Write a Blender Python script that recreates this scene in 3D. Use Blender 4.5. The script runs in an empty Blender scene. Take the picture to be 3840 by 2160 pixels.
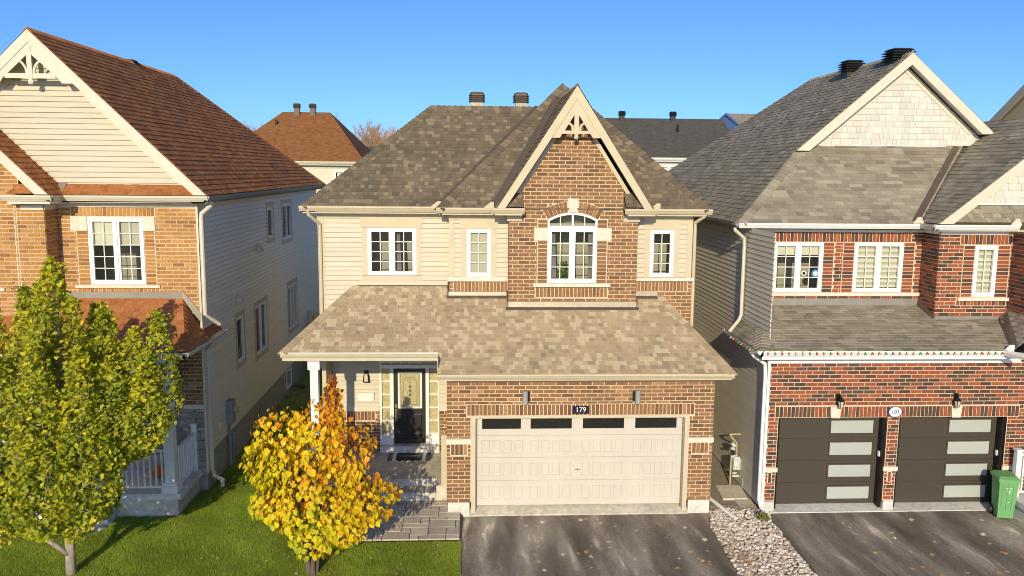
import bpy, math, random
import numpy as np
from mathutils import Vector, Matrix, Quaternion
random.seed(7)
rng = np.random.default_rng(7)
SC = bpy.context.scene
COL = SC.collection

# ------------------------------------------------------------------ camera, sky, sun, exposure
CAM = Vector((0.48648, -17.82938, 7.63707))
def cam_axes(yaw, pitch, roll):
    f = Vector((math.sin(yaw)*math.cos(pitch), math.cos(yaw)*math.cos(pitch), -math.sin(pitch)))
    r = Vector((math.cos(yaw), -math.sin(yaw), 0)); u = r.cross(f)
    c, s = math.cos(roll), math.sin(roll)
    return c*r+s*u, -s*r+c*u, f
CR, CU, CF = cam_axes(0.05163454, 0.13920816, 0.00906213)
cd = bpy.data.cameras.new('camera'); cam = bpy.data.objects.new('camera', cd); COL.objects.link(cam)
cam.matrix_world = Matrix(((CR.x, CU.x, -CF.x, CAM.x), (CR.y, CU.y, -CF.y, CAM.y), (CR.z, CU.z, -CF.z, CAM.z), (0, 0, 0, 1)))
cd.sensor_width = 36; cd.lens = 3133.29/3840*36; cd.clip_end = 2000; cd.clip_start = .1
SC.camera = cam
SUN_EL = math.radians(19); SUN_AZ = math.pi + math.radians(9.0)     # the sun stands low behind the viewer, a little to the left
world = bpy.data.worlds.new("World"); SC.world = world; world.use_nodes = True
wt = world.node_tree; wt.nodes.clear()
sky = wt.nodes.new('ShaderNodeTexSky'); sky.sky_type = 'NISHITA'; sky.sun_disc = False
sky.sun_elevation = SUN_EL; sky.sun_rotation = SUN_AZ
sky.altitude = 0; sky.air_density = 0.6; sky.dust_density = 0.7; sky.ozone_density = 7.2
bg = wt.nodes.new('ShaderNodeBackground'); bg.inputs['Strength'].default_value = 0.114
wo = wt.nodes.new('ShaderNodeOutputWorld')
wt.links.new(sky.outputs[0], bg.inputs[0]); wt.links.new(bg.outputs[0], wo.inputs[0])
sl = bpy.data.lights.new('sun', 'SUN'); sl.energy = 2.95; sl.angle = math.radians(0.5); sl.color = (1.0, 0.85, 0.56)
sun = bpy.data.objects.new('sun', sl); COL.objects.link(sun)
sdir = Vector((math.sin(SUN_AZ)*math.cos(SUN_EL), math.cos(SUN_AZ)*math.cos(SUN_EL), math.sin(SUN_EL)))
sun.rotation_mode = 'QUATERNION'; sun.rotation_quaternion = (-sdir).to_track_quat('-Z', 'Y'); sun.location = sdir*60
SC.view_settings.view_transform = 'Standard'; SC.view_settings.look = 'None'
SC.view_settings.exposure = 0.58; SC.view_settings.gamma = 1.0; SC.view_settings.use_curve_mapping = False
SC.cycles.max_bounces = 12; SC.cycles.diffuse_bounces = 8; SC.cycles.transparent_max_bounces = 12
SC.cycles.use_denoising = True; SC.cycles.filter_width = 1.0

# ------------------------------------------------------------------ materials
def new_mat(name):
    m = bpy.data.materials.new(name); m.use_nodes = True
    nt = m.node_tree
    return m, nt, nt.nodes['Principled BSDF']
def ramp(nt, cols, interp='LINEAR'):
    r = nt.nodes.new('ShaderNodeValToRGB'); r.color_ramp.interpolation = interp
    el = r.color_ramp.elements
    while len(el) < len(cols): el.new(0.5)
    for e, (p, c) in zip(el, cols): e.position = p; e.color = (*c, 1)
    return r
def mat(name, cols, rough=.8, namt=.25, nscale=14, bump=0., bscale=60, stretch=(1, 1, 1), spec=.3, metal=0., big=0., bigscale=.6, interp='LINEAR', trans=0.):
    m, nt, b = new_mat(name)
    if not isinstance(cols, list): cols = [(0, cols), (1, cols)]
    at = nt.nodes.new('ShaderNodeAttribute'); at.attribute_name = 'tint'
    r = ramp(nt, cols, interp); nt.links.new(at.outputs['Fac'], r.inputs[0])
    out = r.outputs[0]
    geo = nt.nodes.new('ShaderNodeNewGeometry')
    mp = nt.nodes.new('ShaderNodeMapping'); mp.inputs['Scale'].default_value = stretch
    nt.links.new(geo.outputs['Position'], mp.inputs[0])
    def mul(out, amt, scale, det=4):
        n = nt.nodes.new('ShaderNodeTexNoise'); n.inputs['Scale'].default_value = scale; n.inputs['Detail'].default_value = det
        nt.links.new(mp.outputs[0], n.inputs['Vector'])
        mr = nt.nodes.new('ShaderNodeMapRange'); mr.inputs[1].default_value = .3; mr.inputs[2].default_value = .7
        mr.inputs[3].default_value = 1-amt; mr.inputs[4].default_value = 1+amt
        nt.links.new(n.outputs[0], mr.inputs[0])
        mx = nt.nodes.new('ShaderNodeMix'); mx.data_type = 'RGBA'; mx.blend_type = 'MULTIPLY'; mx.inputs[0].default_value = 1
        nt.links.new(out, mx.inputs[6]); nt.links.new(mr.outputs[0], mx.inputs[7])
        return mx.outputs[2]
    if namt: out = mul(out, namt, nscale)
    if big: out = mul(out, big, bigscale, 3)
    nt.links.new(out, b.inputs['Base Color'])
    b.inputs['Roughness'].default_value = rough; b.inputs['Specular IOR Level'].default_value = spec; b.inputs['Metallic'].default_value = metal
    if bump:
        n = nt.nodes.new('ShaderNodeTexNoise'); n.inputs['Scale'].default_value = bscale; n.inputs['Detail'].default_value = 5
        nt.links.new(mp.outputs[0], n.inputs['Vector'])
        bp = nt.nodes.new('ShaderNodeBump'); bp.inputs['Strength'].default_value = bump; bp.inputs['Distance'].default_value = .01
        nt.links.new(n.outputs[0], bp.inputs['Height']); nt.links.new(bp.outputs[0], b.inputs['Normal'])
    if trans:
        tr = nt.nodes.new('ShaderNodeBsdfTranslucent'); nt.links.new(out, tr.inputs[0])
        ms = nt.nodes.new('ShaderNodeMixShader'); ms.inputs[0].default_value = trans
        nt.links.new(b.outputs[0], ms.inputs[1]); nt.links.new(tr.outputs[0], ms.inputs[2])
        nt.links.new(ms.outputs[0], nt.nodes['Material Output'].inputs[0])
    return m
M = {}
def brickramp(a): return [(i/(len(a)-1), c) for i, c in enumerate(a)]
M['brick_main'] = mat('brown brick', brickramp([(0.125, 0.068, 0.042), (0.195, 0.102, 0.052), (0.25, 0.13, 0.064), (0.285, 0.15, 0.073), (0.37, 0.21, 0.11)]), .9, .22, 30, .5, 90, spec=.2)
M['brick_left'] = mat('tan brick', brickramp([(0.24, 0.11, 0.037), (0.34, 0.165, 0.054), (0.4, 0.2, 0.066), (0.435, 0.222, 0.075), (0.49, 0.265, 0.1)]), .9, .18, 30, .5, 90, spec=.2)
M['brick_red'] = mat('red brick', brickramp([(0.085, 0.048, 0.036), (0.12, 0.06, 0.043), (0.245, 0.075, 0.04), (0.3, 0.092, 0.045), (0.34, 0.115, 0.056)]), .9, .22, 30, .5, 90, spec=.2)
M['mortar'] = mat('mortar', (.66, .56, .42), .95, .10, 25, .3, 120, spec=.1)
M['siding'] = mat('cream siding', [(0, (.52, .475, .37)), (1, (.56, .515, .405))], .55, .04, 3, .06, 40, (1, 1, 6))
M['siding_left'] = mat('shade-lifted cream siding', [(0, (.72, .635, .505)), (1, (.78, .69, .555))], .45, .05, 3, .08, 40, (1, 1, 6), spec=.5)  # same cream siding as the gable, colour raised to lift the shaded side wall
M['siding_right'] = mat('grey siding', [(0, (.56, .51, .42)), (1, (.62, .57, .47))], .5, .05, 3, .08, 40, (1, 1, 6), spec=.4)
M['siding_pale'] = mat('pale siding', (.66, .60, .48), .6, .05, 3)
M['siding_blue'] = mat('blue siding', (.09, .155, .33), .6, .05, 3)
M['trim'] = mat('cream trim', (.55, .475, .34), .5, .05, 4)
M['trim_w'] = mat('pale trim', (.62, .575, .47), .5, .05, 4)
M['trim_tan'] = mat('taupe trim', (.52, .44, .34), .5, .05, 4)
M['white'] = mat('white vinyl', (.79, .78, .76), .4, .04, 5)
M['shake'] = mat('white shakes', [(0, (.54, .52, .48)), (1, (.64, .62, .575))], .7, .06, 20, .3, 50, (6, 1, 1))
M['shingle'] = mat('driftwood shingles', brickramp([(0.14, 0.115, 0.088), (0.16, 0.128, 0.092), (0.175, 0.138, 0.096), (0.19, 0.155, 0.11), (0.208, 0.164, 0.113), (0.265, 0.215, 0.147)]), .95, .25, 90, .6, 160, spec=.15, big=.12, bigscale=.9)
M['shingle_low'] = mat('brightly lit driftwood shingles', brickramp([(0.335, 0.27, 0.185), (0.4, 0.31, 0.2), (0.43, 0.33, 0.21), (0.45, 0.355, 0.235), (0.48, 0.37, 0.235), (0.57, 0.465, 0.31)]), .95, .22, 90, .6, 160, spec=.15, big=.1, bigscale=.9)  # same shingle as the upper roof; the lower roof's brighter light is in the colour
M['shingle_rust'] = mat('rust shingles', brickramp([(0.34, 0.125, 0.046), (0.4, 0.155, 0.058), (0.43, 0.172, 0.064), (0.46, 0.19, 0.07), (0.5, 0.215, 0.082)]), .95, .25, 90, .6, 160, spec=.15, big=.14, bigscale=.8)
M['shingle_grey'] = mat('grey shingles', brickramp([(0.22, 0.193, 0.15), (0.27, 0.236, 0.18), (0.3, 0.265, 0.203), (0.325, 0.288, 0.22), (0.375, 0.335, 0.262)]), .95, .25, 90, .6, 160, spec=.15, big=.12, bigscale=.9)
M['metal_brown'] = mat('brown flashing', (.125, .098, .08), .5, .1, 6, metal=.2)
M['metal_tan'] = mat('tan flashing', (.34, .295, .225), .45, .1, 6, .15, 8, metal=.2)
M['metal_grey'] = mat('grey flashing', (.27, .25, .22), .45, .1, 6, metal=.3)
M['vent'] = mat('vent metal', (.14, .105, .085), .55, .1, 10)
M['vent_dark'] = mat('dark vent metal', (.035, .037, .04), .55, .1, 10)
M['black'] = mat('black metal', (.012, .012, .012), .4, .1, 10)
M['bronze'] = mat('dark bronze door', (.058, .047, .036), .5, .25, 60, .05, 80, spec=.4)
M['door_black'] = mat('black door', (.018, .017, .016), .4, .1, 30, spec=.5)
M['garage'] = mat('almond garage door', (.56, .515, .455), .5, .04, 2)
M['concrete'] = mat('concrete', (.53, .485, .405), .95, .18, 9, .3, 60, big=.15, bigscale=1.4)
M['concrete_blue'] = mat('pale concrete', (.62, .605, .565), .95, .15, 9, .3, 60, big=.12, bigscale=1.4)
M['foundation'] = mat('foundation parging', (.36, .325, .28), .95, .2, 8, .4, 30)
M['stone'] = mat('ledge stone', brickramp([(.22, .20, .17), (.29, .265, .22), (.36, .32, .26), (.42, .38, .30)]), .95, .25, 22, .8, 26)
M['limestone'] = mat('limestone', (.66, .60, .50), .9, .12, 14, .5, 18)
M['paver'] = mat('paver', brickramp([(0.42, 0.375, 0.31), (0.5, 0.445, 0.365), (0.57, 0.51, 0.42)]), .95, .16, 40, .3, 70, big=.12, bigscale=2.)
M['joint'] = mat('joint sand', (.10, .088, .07), .95, .1, 40)
M['frost'] = mat('frosted glass', (.40, .43, .40), .35, .06, 60, spec=.5)
M['dark_glass'] = mat('dark garage glass', (.018, .018, .017), .12, .3, 40, spec=.5)
M['interior'] = mat('room interior', (.45, .41, .34), .9, 0)
M['interior_light'] = mat('pale room wall', (.60, .54, .40), .9, 0)
M['blind'] = mat('window blind', [(0, (.50, .47, .40)), (1, (.72, .69, .60))], .8, .04, 5)
M['curtain'] = mat('grey curtain', (.33, .32, .34), .9, .15, 20, stretch=(4, 4, .4))
M['asphalt'] = None
M['bark_grey'] = mat('pale bark', (.36, .31, .26), .95, .3, 12, .8, 30, (1, 1, .35))
M['bark_dark'] = mat('brown bark', (.13, .10, .075), .95, .25, 14, .6, 40, (1, 1, .35))
M['leaf_yellow'] = mat('autumn leaves', [(0, (.25, .33, .02)), (.2, (.60, .58, .02)), (.45, (.80, .62, .018)), (.68, (.82, .47, .018)), (.86, (.72, .26, .03)), (1, (.26, .07, .025))], .55, .18, 9, trans=.35)
M['leaf_green'] = mat('green leaves', [(0, (.09, .14, .012)), (.3, (.22, .28, .02)), (.55, (.38, .41, .028)), (.8, (.60, .55, .035)), (1, (.76, .63, .035))], .55, .18, 9, trans=.4)
M['leaf_dry'] = mat('dry leaves', brickramp([(0.42, 0.26, 0.12), (0.56, 0.4, 0.22), (0.66, 0.53, 0.34), (0.72, 0.62, 0.46)]), .8, .15, 30, trans=.15)
M['leaf_dark'] = mat('dark shrub leaves', brickramp([(.05, .028, .02), (.09, .045, .03), (.06, .06, .02)]), .7, .15, 30, trans=.15)
M['weed'] = mat('weed leaves', brickramp([(.10, .14, .03), (.22, .22, .06), (.35, .26, .10)]), .7, .15, 30, trans=.2)
M['twig'] = mat('bare twigs', brickramp([(.34, .24, .17), (.44, .29, .19), (.55, .26, .12)]), .9, .1, 3)
M['grass'] = mat('grass', [(0, (.15, .245, .02)), (.5, (.29, .39, .035)), (.85, (.45, .48, .08)), (1, (.62, .54, .22))], .7, .2, 1.5, trans=.3, big=.2, bigscale=.5)
M['stones'] = mat('river stones', brickramp([(0.36, 0.29, 0.235), (0.54, 0.45, 0.375), (0.68, 0.6, 0.53), (0.78, 0.73, 0.68)]), .8, .2, 30, .3, 40)
M['gravel'] = mat('brown gravel', [(0, (.32, .275, .21)), (1, (.32, .275, .21))], .95, .45, 45, 1., 45)
M['green_bin'] = mat('green plastic', (.15, .36, .14), .5, .2, 40)
M['pumpkin'] = mat('pumpkin skin', (.62, .14, .015), .5, .15, 9)
M['pale_pumpkin'] = mat('pale pumpkin skin', (.70, .62, .46), .5, .1, 9)
M['meter_grey'] = mat('grey meter paint', (.30, .31, .31), .5, .1, 10)
M['meter_pale'] = mat('pale meter paint', (.48, .50, .52), .5, .1, 10)
M['pipe_yellow'] = mat('yellowed pipe', (.45, .38, .22), .5, .1, 10)
M['navy'] = mat('navy plaque', (.01, .01, .03), .4, 0)
M['blue_paint'] = mat('dark blue paint', (.03, .03, .16), .4, 0)
M['decal_blue'] = mat('blue decal', (.05, .20, .50), .5, .3, 60)
M['decal_white'] = mat('white decal', (.60, .62, .62), .5, .3, 60)
M['plant'] = mat('house plant', brickramp([(.03, .10, .02), (.10, .22, .03), (.30, .34, .10)]), .6, .1, 9, trans=.2)
M['steel'] = mat('brushed steel', (.55, .52, .45), .3, .05, 9, metal=.9)
M['leaded'] = mat('leaded glass', (.44, .39, .22), .25, .25, 26, .3, 40, spec=.5)
M['lamp_glass'] = mat('lamp glass', (.55, .50, .38), .2, .1, 20, spec=.5)
for n, c in dict(red=(.62, .03, .03), orange=(.70, .25, .04), green=(.05, .42, .16), yellow=(.72, .52, .08), clear=(.55, .55, .52)).items():
    M['bulb_'+n] = mat(n+' bulb', c, .25, 0, spec=.5)

def glass_mat():
    m = bpy.data.materials.new('window glass'); m.use_nodes = True; nt = m.node_tree; nt.nodes.clear()
    o = nt.nodes.new('ShaderNodeOutputMaterial'); t = nt.nodes.new('ShaderNodeBsdfTransparent'); g = nt.nodes.new('ShaderNodeBsdfGlossy')
    t.inputs[0].default_value = (.86, .89, .87, 1); g.inputs['Roughness'].default_value = .02
    f = nt.nodes.new('ShaderNodeFresnel'); f.inputs[0].default_value = 1.75
    mx = nt.nodes.new('ShaderNodeMixShader')
    nt.links.new(f.outputs[0], mx.inputs[0]); nt.links.new(t.outputs[0], mx.inputs[1]); nt.links.new(g.outputs[0], mx.inputs[2]); nt.links.new(mx.outputs[0], o.inputs[0])
    return m
M['glass'] = glass_mat()
def asphalt_mat():
    m, nt, b = new_mat('worn asphalt')
    geo = nt.nodes.new('ShaderNodeNewGeometry')
    def noise(scale, stretch=(1, 1, 1), det=4):
        mp = nt.nodes.new('ShaderNodeMapping'); mp.inputs['Scale'].default_value = stretch; nt.links.new(geo.outputs['Position'], mp.inputs[0])
        n = nt.nodes.new('ShaderNodeTexNoise'); n.inputs['Scale'].default_value = scale; n.inputs['Detail'].default_value = det
        nt.links.new(mp.outputs[0], n.inputs['Vector']); return n.outputs[0]
    base = ramp(nt, [(.32, (.15, .128, .103)), (.48, (.26, .228, .187)), (.66, (.50, .455, .39))])
    nt.links.new(noise(.9, (1.9, .36, 1), 7), base.inputs[0])
    sp = ramp(nt, [(.45, (.55, .55, .55)), (.62, (1.25, 1.22, 1.18)), (.72, (2.1, 2.0, 1.9))]); nt.links.new(noise(95, det=2), sp.inputs[0])
    st = ramp(nt, [(.60, (1, 1, 1)), (.72, (2.0, 1.95, 1.85))]); nt.links.new(noise(2.6, (1.3, .22, 1), 3), st.inputs[0])
    x = base.outputs[0]
    mid = ramp(nt, [(.35, (.85, .84, .83)), (.5, (1, 1, 1)), (.66, (1.18, 1.17, 1.16))]); nt.links.new(noise(22, det=6), mid.inputs[0])
    for r in (sp, st, mid):
        mx = nt.nodes.new('ShaderNodeMix'); mx.data_type = 'RGBA'; mx.blend_type = 'MULTIPLY'; mx.inputs[0].default_value = 1
        nt.links.new(x, mx.inputs[6]); nt.links.new(r.outputs[0], mx.inputs[7]); x = mx.outputs[2]
    nt.links.new(x, b.inputs['Base Color']); b.inputs['Roughness'].default_value = .9; b.inputs['Specular IOR Level'].default_value = .2
    bp = nt.nodes.new('ShaderNodeBump'); bp.inputs['Strength'].default_value = .6; bp.inputs['Distance'].default_value = .01
    nt.links.new(noise(110, det=2), bp.inputs['Height']); nt.links.new(bp.outputs[0], b.inputs['Normal'])
    return m
M['asphalt'] = asphalt_mat()
def far_roof_mat(name, c1, c2):       # far roofs: too far to tell the shingles apart
    m, nt, b = new_mat(name)
    geo = nt.nodes.new('ShaderNodeNewGeometry')
    mp = nt.nodes.new('ShaderNodeMapping'); mp.inputs['Scale'].default_value = (2.2, 2.2, 7); nt.links.new(geo.outputs['Position'], mp.inputs[0])
    n = nt.nodes.new('ShaderNodeTexNoise'); n.inputs['Scale'].default_value = 1.6; n.inputs['Detail'].default_value = 4; nt.links.new(mp.outputs[0], n.inputs['Vector'])
    r = ramp(nt, [(.3, c1), (.7, c2)]); nt.links.new(n.outputs[0], r.inputs[0]); nt.links.new(r.outputs[0], b.inputs['Base Color'])
    b.inputs['Roughness'].default_value = .95; b.inputs['Specular IOR Level'].default_value = .15
    return m
M['roof_rust_far'] = far_roof_mat('far rust roof', (.21, .085, .032), (.33, .15, .062))
M['roof_grey_far'] = far_roof_mat('far grey roof', (.085, .078, .068), (.125, .115, .10))
M['roof_pale_far'] = far_roof_mat('far pale roof', (.19, .175, .145), (.29, .265, .22))

# ------------------------------------------------------------------ mesh building
WORLD = {}          # object -> world location of its origin
class MB:
    def __init__(self): self.v = []; self.f = []; self.mi = []; self.t = []; self.mats = []
    def m(self, mt):
        if mt not in self.mats: self.mats.append(mt)
        return self.mats.index(mt)
    def face(self, pts, mt, tint=.5):
        n = len(self.v); self.v.extend(tuple(p) for p in pts); self.f.append(tuple(range(n, n+len(pts)))); self.mi.append(self.m(mt)); self.t.append(tint)
    def loft(self, a, b, mt, tint=.5, cap=(True, True)):
        n = len(a); k = len(self.v); self.v.extend(tuple(p) for p in a); self.v.extend(tuple(p) for p in b); i0 = self.m(mt)
        fs = [(k+i, k+(i+1) % n, k+n+(i+1) % n, k+n+i) for i in range(n)]
        if cap[0]: fs.append(tuple(range(k+n-1, k-1, -1)))
        if cap[1]: fs.append(tuple(range(k+n, k+2*n)))
        self.f += fs; self.mi += [i0]*len(fs); self.t += [tint]*len(fs)
    def box(self, x0, x1, y0, y1, z0, z1, mt, tint=.5):
        a = [(x0, y0, z0), (x1, y0, z0), (x1, y1, z0), (x0, y1, z0)]
        self.loft(a, [(p[0], p[1], z1) for p in a], mt, tint)
    def tube(self, pts, rad, mt, n=8, tint=.5, flat=1.0, cap=True):
        pts = [Vector(p) for p in pts]; rings = []
        rad = rad if isinstance(rad, (list, tuple)) else [rad]*len(pts)
        ref = None
        for i, p in enumerate(pts):
            d = (pts[min(i+1, len(pts)-1)]-pts[max(i-1, 0)]).normalized()
            if ref is None: ref = Vector((0, 0, 1)) if abs(d.z) < .9 else Vector((1, 0, 0))
            a = (ref-d*ref.dot(d)).normalized(); bb = d.cross(a); ref = a
            rings.append([p+(a*math.cos(2*math.pi*j/n+.39)*flat+bb*math.sin(2*math.pi*j/n+.39))*rad[i] for j in range(n)])
        k = len(self.v); i0 = self.m(mt)
        for r in rings: self.v.extend(tuple(q) for q in r)
        fs = []
        for i in range(len(rings)-1):
            for j in range(n):
                fs.append((k+i*n+j, k+i*n+(j+1) % n, k+(i+1)*n+(j+1) % n, k+(i+1)*n+j))
        if cap: fs.append(tuple(range(k+n-1, k-1, -1))); fs.append(tuple(range(k+(len(rings)-1)*n, k+len(rings)*n)))
        self.f += fs; self.mi += [i0]*len(fs); self.t += [tint]*len(fs)
    def ball(self, c, r, mt, tint=.5, nu=10, nv=7, sc=(1, 1, 1)):
        rings = []
        for i in range(nv+1):
            th = math.pi*i/nv
            rings.append([(c[0]+r*sc[0]*math.sin(th)*math.cos(2*math.pi*j/nu), c[1]+r*sc[1]*math.sin(th)*math.sin(2*math.pi*j/nu), c[2]-r*sc[2]*math.cos(th)) for j in range(nu)])
        for i in range(nv):
            for j in range(nu): self.face([rings[i][j], rings[i][(j+1) % nu], rings[i+1][(j+1) % nu], rings[i+1][j]], mt, tint)
    def mesh(self, name):
        me = bpy.data.meshes.new(name); me.from_pydata(self.v, [], self.f)
        for mt in self.mats: me.materials.append(mt)
        me.polygons.foreach_set('material_index', self.mi)
        a = me.attributes.new('tint', 'FLOAT', 'FACE'); a.data.foreach_set('value', self.t)
        me.update(); return me
    def build(self, name, parent=None, smooth=False, **kw):
        me = self.mesh(name)
        if smooth: me.polygons.foreach_set('use_smooth', [True]*len(me.polygons))
        return link(name, me, parent, **kw)
def link(name, me, parent=None, loc=(0, 0, 0), rot=None, **kw):
    o = bpy.data.objects.new(name, me); COL.objects.link(o); loc = Vector(loc)
    WORLD[o] = loc
    if parent: o.parent = parent; loc = loc-WORLD[parent]
    if rot is None: o.location = loc
    else: o.matrix_basis = Matrix.Translation(loc) @ rot.to_4x4()
    for k, v in kw.items(): o[k] = v
    return o
def thing(name, label, cat, loc=(0, 0, 0), group=None):
    o = link(name, None, None, loc, label=label, category=cat)
    o.empty_display_size = .2
    if group: o['group'] = group
    return o
def np_mesh(name, V, F, mats, tint, mi=None):
    me = bpy.data.meshes.new(name); nf, k = F.shape
    me.vertices.add(len(V)); me.vertices.foreach_set('co', np.ascontiguousarray(V, dtype=np.float32).ravel())
    me.loops.add(nf*k); me.loops.foreach_set('vertex_index', np.ascontiguousarray(F, dtype=np.int32).ravel())
    me.polygons.add(nf); me.polygons.foreach_set('loop_start', np.arange(0, nf*k, k, dtype=np.int32))
    for m in mats: me.materials.append(m)
    me.update(calc_edges=True)
    a = me.attributes.new('tint', 'FLOAT', 'FACE'); a.data.foreach_set('value', np.ascontiguousarray(tint, dtype=np.float32))
    return me

class Fr:            # a local frame on a surface: u along it, v up it, d out of it
    def __init__(s, O, U, V): s.O = Vector(O); s.U = Vector(U).normalized(); s.V = Vector(V).normalized(); s.N = s.U.cross(s.V)
    def P(s, u, v, d=0): return s.O+s.U*u+s.V*v+s.N*d
    def rot(s): return Matrix((s.U, s.V, s.N)).transposed()
    def uv(s, p): q = Vector(p)-s.O; return (q.dot(s.U), q.dot(s.V))
def front(Y): return Fr((0, Y, 0), (1, 0, 0), (0, 0, 1))
def side_r(X): return Fr((X, 0, 0), (0, 1, 0), (0, 0, 1))         # faces +x, u = y
def side_l(X): return Fr((X, 0, 0), (0, -1, 0), (0, 0, 1))        # faces -x, u = -y
def fbox(mb, fr, u0, u1, v0, v1, d0, d1, mt, tint=.5):
    mb.loft([fr.P(u0, v0, d0), fr.P(u1, v0, d0), fr.P(u1, v1, d0), fr.P(u0, v1, d0)], [fr.P(u0, v0, d1), fr.P(u1, v0, d1), fr.P(u1, v1, d1), fr.P(u0, v1, d1)], mt, tint)
def fprism(mb, fr, poly, d0, d1, mt, tint=.5):
    mb.loft([fr.P(u, v, d0) for u, v in poly], [fr.P(u, v, d1) for u, v in poly], mt, tint)
def area2(p): return sum(p[i][0]*p[(i+1) % len(p)][1]-p[(i+1) % len(p)][0]*p[i][1] for i in range(len(p)))/2
def clip(poly, hull):
    if area2(hull) < 0: hull = hull[::-1]
    out = poly
    for i in range(len(hull)):
        a, b = hull[i], hull[(i+1) % len(hull)]; inp = out; out = []
        ex, ey = b[0]-a[0], b[1]-a[1]
        side = [ex*(p[1]-a[1])-ey*(p[0]-a[0]) for p in inp]
        for j in range(len(inp)):
            p, q, sp, sq = inp[j], inp[(j+1) % len(inp)], side[j], side[(j+1) % len(inp)]
            if sp >= 0: out.append(p)
            if (sp >= 0) != (sq >= 0):
                t = sp/(sp-sq); out.append((p[0]+(q[0]-p[0])*t, p[1]+(q[1]-p[1])*t))
        if len(out) < 3: return []
    return out
def rsub(rects, h):
    out = []
    for (a, b, c, d) in rects:
        x0, x1, y0, y1 = h
        if x1 <= a or x0 >= b or y1 <= c or y0 >= d: out.append((a, b, c, d)); continue
        if x0 > a: out.append((a, x0, c, d))
        if x1 < b: out.append((x1, b, c, d))
        aa, bb = max(a, x0), min(b, x1)
        if y0 > c: out.append((aa, bb, c, y0))
        if y1 < d: out.append((aa, bb, y1, d))
    return out
def rpoly(r): return [(r[0], r[2]), (r[1], r[2]), (r[1], r[3]), (r[0], r[3])]
def is_rect(p): u = [q[0] for q in p]; v = [q[1] for q in p]; return len(p) == 4 and abs(abs(area2(p))-(max(u)-min(u))*(max(v)-min(v))) < 1e-6
def seen(p):
    q = Vector(p)-CAM; z = q.dot(CF)
    return z > 0 and abs(q.dot(CR)/z) < 1920/3133. and abs(q.dot(CU)/z) < 1080/3133.
class House:
    def __init__(s, root): s.root = root; s.pool = {}; s.cache = {}
    def add(s, kind, fr, poly, top, mt, tint, full=None, parent=None):
        """poly in (u,v); top(u,v) -> height; full = key when the outline is uncut and may share a mesh."""
        u = sum(p[0] for p in poly)/len(poly); v = sum(p[1] for p in poly)/len(poly)
        c = fr.P(u, v); s.pool.setdefault(kind, []).append(((c-CAM).length if (full and seen(c)) else 1e9, fr, poly, top, mt, tint, full, parent or s.root))
    def finish(s, limit=290):
        for kind, L in s.pool.items():
            L.sort(key=lambda a: a[0]); mbs = MB(); one = 0
            for (dist, fr, poly, top, mt, tint, full, parent) in L:
                if dist < 1e8 and one < limit:
                    one += 1; tb = round(tint*7)/7; key = (mt.name, tb, full)
                    o0 = poly[0]
                    if key not in s.cache:
                        mb = MB(); q = [(p[0]-o0[0], p[1]-o0[1]) for p in poly]
                        mb.loft([(a, b, 0) for a, b in q], [(a, b, top(a+o0[0], b+o0[1])) for a, b in q], mt, tb, (False, True)); s.cache[key] = mb.mesh(kind)
                    link(kind, s.cache[key], parent, fr.P(*o0), fr.rot())
                else:
                    mbs.loft([fr.P(a, b) for a, b in poly], [fr.P(a, b, top(a, b)) for a, b in poly], mt, tint, (False, True))
            if mbs.f: mbs.build(kind, s.root, kind='stuff')

BH, BL, JO = .0889, .267, .0155
def brick_wall(H, fr, pieces, mt, holes=(), soldiers=(), z0=0., u0=0., name='brick_wall', tints=None, stack=(), proud=.009, skip=()):
    """pieces: convex outlines; holes: rects; soldiers: rects laid with bricks on end; stack: rects laid without bond"""
    mb = MB()
    for pc in pieces:
        us = [p[0] for p in pc]; vs = [p[1] for p in pc]
        if is_rect(pc) and holes:
            rs = [(min(us), max(us), min(vs), max(vs))]
            for h in holes: rs = rsub(rs, h)
            for r in rs: mb.face([fr.P(a, b) for a, b in rpoly(r)], M['mortar'])
        else: mb.face([fr.P(a, b) for a, b in pc], M['mortar'])
    wall = mb.build(name, H.root)
    tf = tints or (lambda: random.random())
    allp = [p for pc in pieces for p in pc]
    ua, ub = min(p[0] for p in allp), max(p[0] for p in allp); va, vb = min(p[1] for p in allp), max(p[1] for p in allp)
    def emit(r, tint, key):
        for pc in pieces:
            q = clip(rpoly(r), pc)
            if q and abs(area2(q)) > .0006:
                fullp = len(q) == 4 and abs(abs(area2(q))-(r[1]-r[0])*(r[3]-r[2])) < 1e-6
                pr = proud+random.uniform(-.002, .003)
                H.add('brick', fr, rpoly(r) if fullp else q, (lambda a, b, pr=pr: pr), mt, tint, (key if fullp else None), wall)
    k0 = math.floor((va-z0)/BH)
    for k in range(k0, math.ceil((vb-z0)/BH)+1):
        zz = z0+k*BH; off = u0+(k % 2)*BL/2
        for i in range(math.floor((ua-off)/BL)-1, math.ceil((ub-off)/BL)+1):
            full = (off+i*BL, off+i*BL+BL-JO, zz, zz+BH-JO); rs = [full]
            for h in list(holes)+list(soldiers)+list(stack): rs = rsub(rs, (h[0]-JO, h[1]+JO, h[2]-JO*.6, h[3]+JO*.6))
            for h in skip: rs = rsub(rs, h)
            t = tf()
            for r in rs:
                if r[1]-r[0] < .022 or r[3]-r[2] < .022: continue
                emit(r, t, 'b' if r == full else None)
    for (a, b, c, d) in soldiers:
        n = max(1, round((b-a)/BH)); w = (b-a)/n
        for i in range(n): emit((a+i*w+JO/2, a+(i+1)*w-JO/2, c+JO/2, d-JO/2), tf(), 's%.4f%.3f' % (w, d-c))
    for (a, b, c, d) in stack:
        n = max(1, round((d-c)/BH)); w = (d-c)/n
        for i in range(n): emit((a+JO/2, b-JO/2, c+i*w+JO/2, c+(i+1)*w-JO/2), tf(), 'k%.3f%.4f' % (b-a, w))
    return wall
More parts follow.
